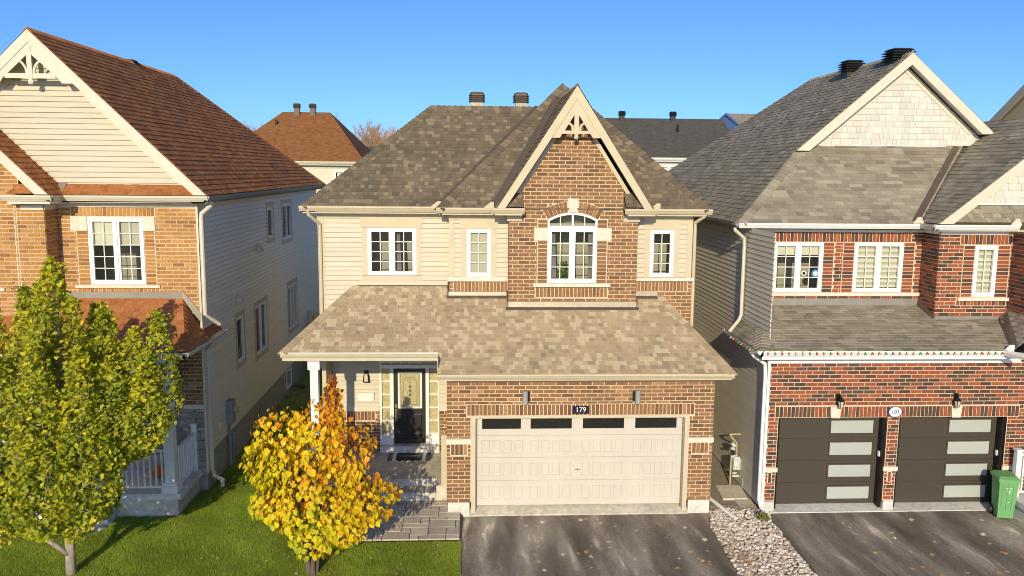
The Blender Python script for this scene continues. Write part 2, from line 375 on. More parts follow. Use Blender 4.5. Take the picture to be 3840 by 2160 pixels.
def siding(H, fr, pieces, mt, holes=(), pitch=.115, z0=0., name='siding_wall', plank='siding_plank', parent=None):
    mb = MB()
    for pc in pieces:
        us = [p[0] for p in pc]; vs = [p[1] for p in pc]
        if is_rect(pc) and holes:
            rs = [(min(us), max(us), min(vs), max(vs))]
            for h in holes: rs = rsub(rs, h)
            for r in rs: mb.face([fr.P(a, b) for a, b in rpoly(r)], mt)
        else: mb.face([fr.P(a, b) for a, b in pc], mt)
    wall = mb.build(name, H.root)
    allp = [p for pc in pieces for p in pc]
    ua, ub = min(p[0] for p in allp), max(p[0] for p in allp); va, vb = min(p[1] for p in allp), max(p[1] for p in allp)
    for k in range(math.floor((va-z0)/pitch), math.ceil((vb-z0)/pitch)):
        z = z0+k*pitch; rs = [(ua-.1, ub+.1, z+.015, z+pitch)]
        for h in holes: rs = rsub(rs, h)
        t = random.random()
        for r in rs:
            if r[3]-r[2] < .01: continue
            for pc in pieces:
                q = clip(rpoly(r), pc)
                if len(q) < 3 or abs(area2(q)) < .0015: continue
                mb = MB(); mb.loft([fr.P(a, b, .001) for a, b in q], [fr.P(a, b, .012+.022*(1-(b-z)/pitch)) for a, b in q], mt, t, (False, True)); mb.build(plank, wall)
    return wall
def shingles(H, fr, polys3, mt, expo=.128, v0=0., name='roof', widths=(.085, .11, .13, .17), h=.014, tints=None, parent=None, kind='shingle'):
    polys = [[fr.uv(p) for p in P] for P in polys3]
    mb = MB()
    for pc in polys: mb.face([fr.P(a, b, -.003) for a, b in pc], mt, .2)
    rf = mb.build(name, parent or H.root)
    allp = [p for pc in polys for p in pc]
    ua, ub = min(p[0] for p in allp), max(p[0] for p in allp); va, vb = min(p[1] for p in allp), max(p[1] for p in allp)
    for k in range(math.floor((va-v0)/expo), math.ceil((vb-v0)/expo)):
        z = v0+k*expo; u = ua-random.random()*.3
        while u < ub:
            w = random.choice(widths); t = tints() if tints else random.random(); r = (u, u+w-.004, z, z+expo+.012); u += w
            hh = h*random.choice((.75, .75, 1.15)); L = expo+.012
            for pc in polys:
                q = clip(rpoly(r), pc)
                if q and abs(area2(q)) > .0004:
                    full = len(q) == 4 and abs(abs(area2(q))-(r[1]-r[0])*(r[3]-r[2])) < 1e-6
                    H.add(kind, fr, rpoly(r) if full else q, (lambda a, b, z=z, hh=hh: .001+hh*(1-(b-z)/(expo+.012))), mt, t, ('t%.3f%.4f%.3f' % (w, hh, expo) if full else None), rf)
    return rf
def plane_frame(eave_pt, kind, m):
    """kind: 'F' slopes down to the viewer, 'R' down to +x, 'L' down to -x, 'B' down to +y"""
    n = math.sqrt(1+m*m)
    U, V = {'F': ((1, 0, 0), (0, 1, m)), 'R': ((0, 1, 0), (-1, 0, m)), 'L': ((0, -1, 0), (1, 0, m)), 'B': ((-1, 0, 0), (0, -1, m))}[kind]
    return Fr(eave_pt, U, V)
def ridge_caps(H, P0, P1, n1, n2, mt, step=.15, w=.15, lift=.024, parent=None):
    P0, P1 = Vector(P0), Vector(P1); L = (P1-P0); n = int(L.length/step); d = L.normalized()
    n1, n2 = Vector(n1).normalized(), Vector(n2).normalized()
    a = d.cross(n1); a = a if a.dot(n2) < 0 else -a
    b = d.cross(n2); b = b if b.dot(n1) < 0 else -b
    up = (n1+n2).normalized(); meshes = {}
    for i in range(n):
        tb = random.randint(0, 7)/7
        if tb not in meshes:
            mb = MB(); q = step*1.25
            for s in (a, b):
                A0, A1, B0, B1 = up*lift*1.6, up*lift*.6+d*q, up*lift*1.6+s*w, up*lift*.6+s*w+d*q
                mb.face([A0, A1, B1, B0], mt, tb); mb.face([A0, B0, s*w-up*.004, up*0], mt, tb); mb.face([B0, B1, s*w+d*q-up*.004, s*w-up*.004], mt, tb)
            meshes[tb] = mb.mesh('ridge_cap')
        link('ridge_cap', meshes[tb], parent or H.root, P0+d*step*i)
def gutter(H, P0, P1, N, mt, size=.125, name='gutter', parent=None):
    """open channel from P0 to P1 along the eave; P is its back top edge, N points away from the house"""
    P0, P1, N = Vector(P0), Vector(P1), Vector(N).normalized(); s = size; Z = Vector((0, 0, 1))
    prof = [(0, 0), (0, -s), (.55*s, -s), (.62*s, -.86*s), (.80*s, -.62*s), (.84*s, -.5*s), (.98*s, -.34*s), (.98*s, -.06*s), (1.04*s, -.04*s), (1.04*s, 0), (.92*s, 0), (.90*s, -.3*s), (.5*s, -.85*s), (.07*s, -.85*s), (.07*s, 0)]
    mb = MB(); A = [P0+N*x+Z*z for x, z in prof]; B = [P1+N*x+Z*z for x, z in prof]
    k = len(prof)
    for i in range(k): mb.face([A[i], A[(i+1) % k], B[(i+1) % k], B[i]], mt)
    for E in (A, B):
        mb.face(E[:7]+[E[12]], mt); mb.face([E[0], E[1], E[2], E[3], E[4], E[5], E[6], E[7], E[9]], mt)
    return mb.build(name, parent or H.root)
def boxes(H, name, mt, L, parent=None, **kw):
    for b in L:
        mb = MB(); mb.box(*b, mt); o = mb.build(name, parent or H.root, **kw)
    return o
def fboxes(H, name, mt, fr, L, parent=None):
    for b in L:
        mb = MB(); fbox(mb, fr, *b, mt); o = mb.build(name, parent or H.root)
    return o
def pipe(H, pts, mt, r=.042, name='downpipe', parent=None):
    mb = MB(); mb.tube(pts, r, mt, 8); return mb.build(name, parent or H.root)

def window(H, fr, u0, u1, v0, v1, sashes=2, grid=(2, 4), frame='white', blind=None, depth=.10, room=.9, extra=None, parent=None, interior='interior'):
    """a white window standing in an opening; d=0 is the wall face"""
    W = M[frame]; mb = MB(); f = .045
    for (a, b, c, d) in ((u0, u0+f, v0, v1), (u1-f, u1, v0, v1), (u0+f, u1-f, v0, v0+f), (u0+f, u1-f, v1-f, v1)): fbox(mb, fr, a, b, c, d, -depth, .022, W)
    I = M[interior]; e = .012; z0, z1 = -depth+.002, -room
    q = [(u0+e, v0+e), (u1-e, v0+e), (u1-e, v1-e), (u0+e, v1-e)]; g = .35
    Q = [(u0-g, v0-g*.6), (u1+g, v0-g*.6), (u1+g, v1+.1), (u0-g, v1+.1)]
    for i in range(4):
        j = (i+1) % 4; mb.face([fr.P(*q[i], z0), fr.P(*q[j], z0), fr.P(*Q[j], z0-.05), fr.P(*Q[i], z0-.05)], I)
        mb.face([fr.P(*Q[i], z0-.05), fr.P(*Q[j], z0-.05), fr.P(*Q[j], z1), fr.P(*Q[i], z1)], I)
    mb.face([fr.P(a, b, z1) for a, b in Q], I)
    n = sashes; w = (u1-u0-2*f)/n
    for i in range(1, n): fbox(mb, fr, u0+f+i*w-.025, u0+f+i*w+.025, v0+f, v1-f, -depth, .026, W)
    win = mb.build('window', parent or H.root)
    for i in range(n):
        a, b = u0+f+i*w+(.025 if i else 0), u0+f+(i+1)*w-(.025 if i < n-1 else 0); s = .048; c, d = v0+f, v1-f
        mb = MB()
        for r in ((a, a+s, c, d), (b-s, b, c, d), (a+s, b-s, c, c+s), (a+s, b-s, d-s, d)): fbox(mb, fr, *r, -.05, .008, W)
        mb.build('sash', win)
        a, b, c, d = a+s, b-s, c+s, d-s
        mb = MB(); mb.face([fr.P(a, c, -.03), fr.P(b, c, -.03), fr.P(b, d, -.03), fr.P(a, d, -.03)], M['glass']); mb.build('pane', win)
        mb = MB()
        for k in range(1, grid[0]): x = a+(b-a)*k/grid[0]; fbox(mb, fr, x-.009, x+.009, c, d, -.027, -.019, W)
        for k in range(1, grid[1]): y = c+(d-c)*k/grid[1]; fbox(mb, fr, a, b, y-.0085, y+.0085, -.0265, -.0195, W)
        if grid[0] > 1: mb.build('muntin_grid', win)
        if blind: 
            mb = MB(); bb = blind[i] if isinstance(blind, list) else blind
            if bb is None: continue
            kind, frac = bb
            top = d+s; bot = d-(d-c)*frac if kind != 'curtain' else c
            if kind == 'zebra':
                k = 0; y = top
                while y > bot+.03: fbox(mb, fr, a-.03, b+.03, y-.062, y, -.085, -.08, M['blind'], 1); y -= .125
                fbox(mb, fr, a-.03, b+.03, bot, top, -.094, -.09, M['blind'], 0)
            elif kind == 'curtain':
                for side in frac:
                    x0, x1 = (a-.02, a+(b-a)*.34) if side == 'L' else (b-(b-a)*.22, b+.02)
                    for j in range(6):
                        xa, xb = x0+(x1-x0)*j/6, x0+(x1-x0)*(j+1)/6; da = -.16-.03*(j % 2); db = -.16-.03*((j+1) % 2)
                        t = .7 if side == 'L' else 1
                        mb.face([fr.P(xa, c, da), fr.P(xb, c, db), fr.P(x0+(xb-x0)*t, d+.05, db), fr.P(x0+(xa-x0)*t, d+.05, da)], M['curtain'])
            else: fbox(mb, fr, a-.03, b+.03, bot, top, -.085, -.08, M['blind'], .9 if kind == 'white' else .25)
            mb.build('curtain' if kind == 'curtain' else 'blind', win)
    return win
def casing(H, fr, u0, u1, v0, v1, mt, w=.12, head=None, apron=None, d=.028, name='window_trim'):
    mb = MB()
    fbox(mb, fr, u0-w, u0, v0, v1, .0, d, mt); fbox(mb, fr, u1, u1+w, v0, v1, .0, d, mt)
    h = head or (u0-w, u1+w, v1, v1+w); fbox(mb, fr, h[0], h[1], h[2], h[3], 0, d+.004, mt)
    h = apron or (u0-w, u1+w, v0-w, v0); fbox(mb, fr, h[0], h[1], h[2], h[3], 0, d+.004, mt)
    return mb.build(name, H.root)
def roof_vent(H, x, y, z, w=.41, neck=.16, mt='vent', n=5, hstack=.20, zb=None, nm=None):
    r = link('roof_vent', None, H.root, (x, y, z)); r.empty_display_size = .1
    mb = MB(); a = w*.34; mb.box(x-a, x+a, y-a, y+a, z-.35 if zb is None else zb, z+neck+hstack, M[nm] if nm else M[mt]); mb.build('vent_neck', r)
    for i in range(n):
        zz = z+neck+hstack*i/n; mb = MB(); s0, s1 = w*.5, w*.40
        A = [(x-s0, y-s0, zz), (x+s0, y-s0, zz), (x+s0, y+s0, zz), (x-s0, y+s0, zz)]
        hh = hstack/n*.5
        B = [(x-s1, y-s1, zz+hh), (x+s1, y-s1, zz+hh), (x+s1, y+s1, zz+hh), (x-s1, y+s1, zz+hh)]
        mb.loft(A, B, M[mt]); mb.build('louvre', r)
    mb = MB(); zz = z+neck+hstack; A = [(x-w*.44, y-w*.44, zz), (x+w*.44, y-w*.44, zz), (x+w*.44, y+w*.44, zz), (x-w*.44, y+w*.44, zz)]
    mb.loft(A, [((p[0]-x)*.72+x, (p[1]-y)*.72+y, zz+.045) for p in A], M[mt]); mb.build('cap', r)
def text_obj(name, s, size, fr, u, v, d, mt, parent, ext=.004, shear=0., align='CENTER', **kw):
    c = bpy.data.curves.new(name, 'FONT'); c.body = s; c.size = size; c.extrude = ext; c.align_x = align; c.align_y = 'CENTER'; c.shear = shear
    tmp = bpy.data.objects.new(name, c); COL.objects.link(tmp)
    me = bpy.data.meshes.new_from_object(tmp.evaluated_get(bpy.context.evaluated_depsgraph_get())); bpy.data.objects.remove(tmp)
    me.materials.clear(); me.materials.append(mt)
    return link(name, me, parent, fr.P(u, v, d), fr.rot(), **kw)
def ornament(H, Y, x0, zap, ztop, zbot, zfoot, xh_out, slope, mt, ball=.05, th=.045):
    """open gable bracket: rake boards, tie beam, king post with a ball, two curved braces"""
    fr = front(Y); g = link('gable_bracket', None, H.root, (x0, Y, zbot)); w = .15*math.sqrt(1+slope*slope)/slope  # board width measured across
    mb = MB()
    for s in (-1, 1):
        xo = (zap-zfoot)/slope
        fprism(mb, fr, [(x0, zap), (x0+s*xo, zfoot), (x0+s*(xo-w*1.05), zfoot), (x0+s*(xo-w*1.35), zbot), (x0+s*max(.01, xo-w*1.35-.02), zbot+.02), (x0, zap-w*slope)], -.0, th, mt)
    mb.build('rake_board', g)
    xt = (zap-ztop)/slope-w*.9
    mb = MB(); fbox(mb, fr, x0-xt-.06, x0+xt+.06, zbot, ztop, .004, th+.004, mt); mb.build('tie_beam', g)
    mb = MB(); fbox(mb, fr, x0-.052, x0+.052, zbot-.02, zap-.08, .008, th+.012, mt); mb.ball(fr.P(x0, zbot-.07, th*.6), ball*1.1, mt, sc=(1, .6, 1)); mb.build('king_post', g)
    for s in (-1, 1):
        R = xt*.72; mb = MB(); n = 8; pts = []
        for i in range(n+1):
            a = math.pi/2*i/n; pts.append((math.cos(a), math.sin(a)))
        cx, cz = x0+s*(.05+R), ztop
        for i in range(n):
            (c0, s0), (c1, s1) = pts[i], pts[i+1]
            q = [(cx-s*R*c0, cz+R*s0), (cx-s*R*c1, cz+R*s1), (cx-s*(R-.045)*c1, cz+(R-.045)*s1), (cx-s*(R-.045)*c0, cz+(R-.045)*s0)]
            zz = lambda p: zap-abs(p[0]-x0)*slope
            if q[0][1] < zz(q[0])-.05: fprism(mb, fr, q, .006, th-.006, mt)
        mb.build('curved_brace', g)
    return g
def rake(H, Y, P, F, mt, slope, wv, depth=.42, tk=.035, name='bargeboard', soffit=True, frieze=None):
    """board in the plane Y from peak P=(x,z) to foot F=(x,z); wv = its height measured vertically; soffit runs back by depth"""
    fr = front(Y); s = 1 if F[0] > P[0] else -1; mb = MB()
    poly = [P, F, (F[0]-s*wv/slope, F[1]), (P[0], P[1]-wv)]
    fprism(mb, fr, poly, -tk, 0.0, mt)
    b = mb.build(name, H.root)
    if soffit:
        mb = MB(); k = .06
        a0, a1 = (P[0], P[1]-k), (F[0]-s*k/slope, F[1]); b0, b1 = (P[0], P[1]-wv*.75), (F[0]-s*wv*.75/slope, F[1])
        mb.loft([fr.P(*p, -tk-.001) for p in (a0, a1, b1, b0)], [fr.P(*p, -depth) for p in (a0, a1, b1, b0)], mt); mb.build('soffit', H.root)
    if frieze:
        y2, off, w2 = frieze; f2 = front(y2); mb = MB()
        p0, p1 = (P[0], P[1]-off), (F[0]-s*off/slope, F[1])
        fprism(mb, f2, [p0, p1, (p1[0]-s*w2/slope, p1[1]), (p0[0], p0[1]-w2)], 0, .03, mt); mb.build('rake_frieze', H.root)
    return b

# ------------------------------------------------------------------ ground, streets
def sheet(name, pts, mt, z, kind='structure', tint=.5, thick=0):
    mb = MB()
    if thick: mb.loft([(x, y, z-thick) for x, y in pts], [(x, y, z) for x, y in pts], mt, tint)
    else: mb.face([(x, y, z) for x, y in pts], mt, tint)
    return mb.build(name, None, kind=kind)
SOIL = mat('lawn soil', (.23, .285, .045), .95, .3, 6, .5, 40, big=.2, bigscale=.5)
sheet('ground', [(-400, -400), (400, -400), (400, 400), (-400, 400)], SOIL, -.03)
lawn = sheet('lawn', [(-12, -6.2), (.31, -6.2), (.31, -1.42), (-1.4, -1.42), (-3.1, .2), (-3.1, 14), (-5.7, 14), (-5.7, 1.5), (-5.9, 0), (-7.2, 0), (-7.2, -.7), (-12, -.7)], SOIL, .05)
drive = sheet('driveway', [(.30, -9), (5.62, -9), (5.70, -2.2), (5.78, -.02), (5.45, -.03), (4.6, -.07), (3.5, -.05), (2.5, -.08), (1.3, -.05), (.5, -.10), (.32, -.14)], M['asphalt'], .004)
drive2 = sheet('driveway', [(7.15, -9), (16, -9), (16, -.2), (12.9, -.05), (12.7, -.03), (10.4, -.10), (7.35, -.12), (7.2, -.4)], M['asphalt'], .004)
sheet('sidewalk', [(-60, -10.6), (60, -10.6), (60, -9), (-60, -9)], M['concrete'], .01)
sheet('road', [(-80, -19.5), (80, -19.5), (80, -10.8), (-80, -10.8)], M['asphalt'], -.02)
mb = MB(); mb.box(-80, 80, -10.8, -10.6, -.1, .012, M['concrete']); mb.build('kerb', None, kind='structure')
sheet('side_gravel', [(5.95, -.1), (7.15, -.1), (7.15, 9), (5.95, 9)], M['gravel'], .012)
sheet('stone_bed', [(5.70, -9), (7.13, -9), (7.13, -.6), (7.25, .15), (5.95, .25), (5.74, -.1), (5.66, -3)], SOIL if False else M['gravel'], .008)
# the paver walk: every paver its own piece
walk = sheet('walkway', [(-3.0, -1.42), (.31, -1.42), (.33, -.12), (.0, -.05), (.0, .64), (-3.0, .64)], M['joint'], .075)
walk['label'] = 'grey paver walk between the lawn and the front steps'
cells = {}
px, py = .192, .205
grid = [[None]*18 for _ in range(11)]
pm = {}
def paver(i0, j0, wi, hj):
    x0, x1 = -3.0+i0*px*.98+.0, -3.0+(i0+wi)*px*.98; y0, y1 = -1.42+j0*py*.93, -1.42+(j0+hj)*py*.93
    if x0 > -.05 and y1 > -.1: return
    x1 = min(x1, .30)
    if x1-x0 < .04: return
    g = .006; tb = random.randint(0, 4)/4; k = (round(x1-x0, 3), hj, tb)
    if k not in pm:
        mb = MB(); w, h = x1-x0-2*g, y1-y0-2*g; c = .006
        mb.loft([(0, 0, 0), (w, 0, 0), (w, h, 0), (0, h, 0)], [(0, 0, .024), (w, 0, .024), (w, h, .024), (0, h, .024)], M['paver'], tb, (False, False))
        mb.loft([(0, 0, .024), (w, 0, .024), (w, h, .024), (0, h, .024)], [(c, c, .03), (w-c, c, .03), (w-c, h-c, .03), (c, h-c, .03)], M['paver'], tb, (False, True))
        pm[k] = mb.mesh('paver')
    link('paver', pm[k], walk, (x0+g, y0+g, .0755+random.uniform(-.002, .002)))
rnd = random.Random(3)
for j in range(11):
    for i in range(18):
        if grid[j][i] is None:
            opts = [(3, 1), (2, 2), (2, 1), (3, 2), (1, 1), (2, 1)]
            rnd.shuffle(opts)
            for (a, b) in opts:
                if all(j+q < 11 and i+p < 18 and grid[j+q][i+p] is None for q in range(b) for p in range(a)):
                    for q in range(b):
                        for p in range(a): grid[j+q][i+p] = 1
                    paver(i, j, a, b); break
            else: grid[j][i] = 1; paver(i, j, 1, 1)

# ------------------------------------------------------------------ the middle house (179)
R1 = thing('house', 'brown brick house with steep centre gable, almond double garage door and number 179', 'house', (2.9, 5, 0))
H1 = House(R1)
BM = M['brick_main']; T = M['trim']
def t_main(): return random.choice((.1, .3, .35, .45, .5, .55, .6, .7, .75, .95))
g = front(0)
brick_wall(H1, g, [[(0, .31), (5.94, .31), (5.94, 3.12), (0, 3.12)]], BM, holes=[(.535, 5.39, 0, 2.29), (-.1, .535, 1.655, 1.775), (5.39, 6.1, 1.655, 1.775)],
           soldiers=[(.44, 5.50, 2.295, 2.55), (.085, .45, 1.395, 1.65), (5.48, 5.85, 1.395, 1.65)], z0=.313, tints=t_main, name='garage_wall')
boxes(H1, 'garage_side_wall', BM, [(.004, .10, .004, 3.05, .3, 3.3), (5.84, 5.936, .004, 2.3, .0, 3.3)])
mb = MB()
for s in ((0, .10, .535, .62), (5.84-.45, 5.39, 5.94, 5.40)): pass
boxes(H1, 'stone_band', M['limestone'], [(-.02, .545, -.03, .02, 1.66, 1.77), (5.38, 5.96, -.03, .02, 1.66, 1.77)])
boxes(H1, 'garage_footing', M['concrete_blue'], [(.02, .50, -.035, .3, -.1, .31), (5.43, 5.915, -.035, .3, -.1, .31)])
mb = MB(); mb.loft([(.5, -.07, -.05), (5.43, -.07, -.05), (5.43, .35, -.05), (.5, .35, -.05)], [(.5, -.07, .03), (5.43, -.07, .03), (5.43, .35, .2), (.5, .35, .2)], M['concrete']); mb.build('garage_apron', R1)
fboxes(H1, 'garage_door_frame', M['trim'], g, [(.535, .63, .05, 2.29, -.16, .012), (5.30, 5.39, .05, 2.29, -.16, .012), (.63, 5.30, 2.235, 2.29, -.16, .012)])
fboxes(H1, 'weather_strip', M['metal_grey'], g, [(.63, .655, .12, 2.235, -.13, -.03), (5.275, 5.30, .12, 2.235, -.13, -.03)])
gd = link('garage_door', None, R1, (2.95, .15, .2), label='almond panelled double garage door with four dark windows')
GM = M['garage']; d0 = -.135
for i, (a, b) in enumerate(((1.80, 2.32), (1.29, 1.795), (.755, 1.285), (.175, .75))):
    mb = MB()
    if i: fbox(mb, g, .64, 5.29, a, b, d0-.04, d0, GM)
    else:
        wins = [(.769, 1.649), (1.849, 2.786), (3.019, 3.962), (4.197, 5.151)]; e = [.64]+[q for w in wins for q in w]+[5.29]
        for k in range(0, len(e), 2): fbox(mb, g, e[k], e[k+1], a, b, d0-.04, d0, GM)
        for w in wins: fbox(mb, g, w[0], w[1], a, 1.945, d0-.04, d0, GM); fbox(mb, g, w[0], w[1], 2.195, b, d0-.04, d0, GM)
    mb.build('door_section', gd)
    if i == 0:
        for w in wins:
            mb = MB(); z0, z1 = 1.945, 2.195
            for r in ((w[0]-.03, w[0]+.008, z0-.03, z1+.03), (w[1]-.008, w[1]+.03, z0-.03, z1+.03), (w[0]+.008, w[1]-.008, z0-.03, z0+.008), (w[0]+.008, w[1]-.008, z1-.008, z1+.03)): fbox(mb, g, *r, d0+.001, d0+.014, GM)
            o = mb.build('door_window', gd); mb = MB(); fbox(mb, g, w[0]+.003, w[1]-.003, z0+.003, z1-.003, d0-.02, d0-.008, M['dark_glass']); mb.build('pane', gd)
    else:
        zt, zb = {1: (1.707, 1.405), 2: (1.175, .872), 3: (.64, .325)}[i]
        for x in (.757, 1.845, 3.01, 4.16):
            for k in range(4):
                u = x+k*.245; mb = MB(); q = [(u, zb), (u+.195, zb), (u+.195, zt), (u, zt)]; e = .016
                p1 = [(u+e, zb+e), (u+.195-e, zb+e), (u+.195-e, zt-e), (u+e, zt-e)]; p2 = [(u+2*e, zb+2*e), (u+.195-2*e, zb+2*e), (u+.195-2*e, zt-2*e), (u+2*e, zt-2*e)]
                P = lambda L, d: [g.P(a, b, d) for a, b in L]
                mb.loft(P(q, d0+.0005), P(p1, d0+.011), GM, .5, (False, False)); mb.loft(P(p1, d0+.011), P(p2, d0+.004), GM, .5, (False, True)); mb.build('door_panel', gd)
mb = MB(); fbox(mb, g, 2.86, 2.98, 1.0, 1.015, d0, d0+.03, M['steel']); mb.tube([g.P(2.92, 1.008, d0), g.P(2.92, 1.008, d0+.045)], .02, M['steel']); mb.build('door_handle', gd)
for x, lb in ((1.715, 'left'), (4.20, 'right')):
    l = link('wall_lamp', None, R1, (x, -.1, 2.73)); mb = MB(); mb.tube([(x, -.11, 2.585), (x, -.11, 2.88)], .058, M['meter_grey'], 14); mb.build('lamp_body', l, smooth=False)
    mb = MB(); sx = .06 if x < 3 else -.06; mb.box(x+sx-.04, x+sx+.04, -.06, .0, 2.63, 2.84, M['black']); mb.build('lamp_mount', l)
p = boxes(H1, 'house_number', M['navy'], [(2.77, 3.133, -.03, -.012, 2.336, 2.508)]); text_obj('digits', '179', .16, g, 2.952, 2.424, .031, M['white'], p)
# lower roof
m1 = .5817; ft = plane_frame((0, -.43, 3.335), 'F', m1)
rz = lambda y: 3.335+m1*(y+.43)
def PF(x, y): return (x, y, rz(y))
def t_low():
    return random.choice((.05, .25, .35, .4, .45, .5, .6, .7, .8, 1.0)) if random.random() > .16 else 1.0
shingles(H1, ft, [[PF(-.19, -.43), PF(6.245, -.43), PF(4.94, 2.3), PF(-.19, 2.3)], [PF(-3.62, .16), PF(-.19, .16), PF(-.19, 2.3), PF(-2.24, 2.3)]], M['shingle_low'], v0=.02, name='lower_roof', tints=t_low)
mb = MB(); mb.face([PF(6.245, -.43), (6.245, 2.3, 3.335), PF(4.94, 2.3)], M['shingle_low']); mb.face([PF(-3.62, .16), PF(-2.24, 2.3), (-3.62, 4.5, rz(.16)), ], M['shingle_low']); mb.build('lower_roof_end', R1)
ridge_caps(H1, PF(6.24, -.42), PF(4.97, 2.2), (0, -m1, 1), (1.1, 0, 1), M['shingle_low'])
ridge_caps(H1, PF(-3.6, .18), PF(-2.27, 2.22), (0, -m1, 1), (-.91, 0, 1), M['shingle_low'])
gutter(H1, (-.2, -.33, 3.335), (6.245, -.33, 3.335), (0, -1, 0), T); gutter(H1, (-3.62, .28, 3.69), (-.17, .28, 3.69), (0, -1, 0), M['trim_w'])
boxes(H1, 'soffit', T, [(-.18, 6.15, -.33, -.0, 3.19, 3.21), (-3.55, -.17, .28, 3.05, 3.52, 3.54), (6.0, 6.22, -.33, 2.3, 3.19, 3.21)])
boxes(H1, 'fascia', T, [(-.19, 6.20, -.345, -.33, 3.17, 3.33), (-3.58, -.175, .265, .28, 3.475, 3.68), (6.2, 6.215, -.33, 2.3, 3.17, 3.33), (-3.595, -3.58, .28, 2.3, 3.475, 3.68), (-.19, -.175, -.33, .28, 3.17, 3.66)])
boxes(H1, 'frieze_board', T, [(.0, 5.93, -.034, -.016, 3.07, 3.19)])
boxes(H1, 'frieze_board', M['trim_w'], [(-3.1, -.18, .34, .56, 3.45, 3.52)])
# porch
boxes(H1, 'porch_column', M['white'], [(-3.02, -2.845, .36, .535, .46, 3.26), (-3.06, -2.80, .32, .575, 3.26, 3.45), (-3.05, -2.815, .33, .565, .46, .72)])
boxes(H1, 'porch_floor', M['concrete'], [(-3.2, -.02, 1.07, 3.05, -.1, .46), (-.262, -.02, .62, 1.07, -.1, .46)])
boxes(H1, 'porch_step', M['concrete'], [(-3.2, -.264, .62, 1.065, -.1, .29)])
boxes(H1, 'guard_board', T, [(-.145, -.02, .62, .70, .46, 1.66)])
pw = front(3.05)
siding(H1, pw, [[(-3.1, 1.66), (0, 1.66), (0, 3.6), (-3.1, 3.6)]], M['siding'], holes=[(-1.78, -.28, 0, 3.6)], z0=.02, name='porch_wall')
for a_, b_ in ((-3.1, -1.79), (-.27, 0)): brick_wall(H1, pw, [[(a_, .3), (b_, .3), (b_, 1.54), (a_, 1.54)]], BM, soldiers=[(-3.0, -1.92, 1.28, 1.53)] if a_ < -1 else (), z0=.46, tints=t_main, name='porch_brick')
fboxes(H1, 'stone_band', M['limestone'], pw, [(-3.1, -1.79, 1.53, 1.66, 0, .05), (-.27, -.0, 1.53, 1.66, 0, .05)])
fboxes(H1, 'door_sill', M['concrete_blue'], pw, [(-1.78, -.27, .46, .635, -.1, .17)])
fd = link('front_door', None, R1, (-1.03, 3.05, .64)); W = M['white']
mb = MB()
for r in ((-1.785, -1.735, .635, 2.84), (-.31, -.275, .635, 2.84), (-1.735, -.31, 2.645, 2.735), (-1.735, -.31, 2.80, 2.84), (-1.525, -1.435, .635, 2.645), (-.62, -.53, .635, 2.645)): fbox(mb, pw, *r, -.08, .04, W)
mb.build('door_frame', fd)
for (a, b) in ((-1.735, -1.525), (-.53, -.31)):
    mb = MB(); fbox(mb, pw, a, b, .635, .925, -.06, .015, W); mb.build('sidelight_base', fd)
    for k in range(1, 5): z = .925+k*(2.645-.925)/5; mb = MB(); fbox(mb, pw, a, b, z-.016, z+.016, -.05, .012, W); mb.build('sidelight_bar', fd)
    mb = MB(); fbox(mb, pw, a, b, .925, 2.645, -.05, -.04, M['leaded']); mb.build('sidelight_pane', fd)
mb = MB(); fbox(mb, pw, -1.735, -.31, 2.735, 2.80, -.05, -.04, M['leaded']); mb.build('transom_pane', fd)
for k in range(1, 6): x = -1.735+k*(1.425)/6; mb = MB(); fbox(mb, pw, x-.012, x+.012, 2.735, 2.80, -.045, .01, W); mb.build('transom_bar', fd)
mb = MB(); fbox(mb, pw, -1.435, -.62, .66, 2.645, -.07, -.02, M['door_black']); slab = mb.build('door_slab', fd)
for (a, b) in ((-1.32, -1.08), (-.96, -.72)):
    for (c, d) in ((1.0, 1.44), (.76, .94)): 
        mb = MB(); q = [(a, c), (b, c), (b, d), (a, d)]; e = .025; i1 = [(a+e, c+e), (b-e, c+e), (b-e, d-e), (a+e, d-e)]
        mb.loft([pw.P(x, y, -.0195) for x, y in q], [pw.P(x, y, -.006) for x, y in i1], M['door_black'], .5, (False, True)); mb.build('door_panel', fd)
mb = MB()
for r in ((-1.325, -1.285, 1.59, 2.545), (-.755, -.715, 1.59, 2.545), (-1.285, -.755, 1.59, 1.63), (-1.285, -.755, 2.505, 2.545)): fbox(mb, pw, *r, -.02, .006, W)
mb.build('glass_frame', fd)
mb = MB(); fbox(mb, pw, -1.285, -.755, 1.63, 2.505, -.02, -.012, M['leaded']); mb.build('glass_panel', fd)
mb = MB(); cx = -1.02
for i in range(12):
    a0, a1 = math.pi*i/12, math.pi*(i+1)/12; r0, r1 = .185, .165
    fprism(mb, pw, [(cx+r0*math.cos(a0), 2.22+r0*1.1*math.sin(a0)), (cx+r0*math.cos(a1), 2.22+r0*1.1*math.sin(a1)), (cx+r1*math.cos(a1), 2.22+r1*1.1*math.sin(a1)), (cx+r1*math.cos(a0), 2.22+r1*1.1*math.sin(a0))], -.012, -.006, M['steel'])
for r in ((cx-.185, cx-.165, 1.70, 2.22), (cx+.165, cx+.185, 1.70, 2.22), (cx-.185, cx+.185, 1.68, 1.70), (cx-.235, cx-.225, 1.64, 2.495), (cx+.225, cx+.235, 1.64, 2.495), (cx-.235, cx+.235, 1.655, 1.663), (cx-.005, cx+.005, 1.70, 2.40)): fbox(mb, pw, *r, -.012, -.006, M['black'] if r[1]-r[0] < .012 else M['steel'])
for k in range(3):
    z = 1.88+k*.11; fprism(mb, pw, [(cx, z), (cx+.045, z+.06), (cx, z+.12), (cx-.045, z+.06)], -.012, -.005, M['steel']); fprism(mb, pw, [(cx, z+.03), (cx+.02, z+.06), (cx, z+.09), (cx-.02, z+.06)], -.005, -.002, M['black'])
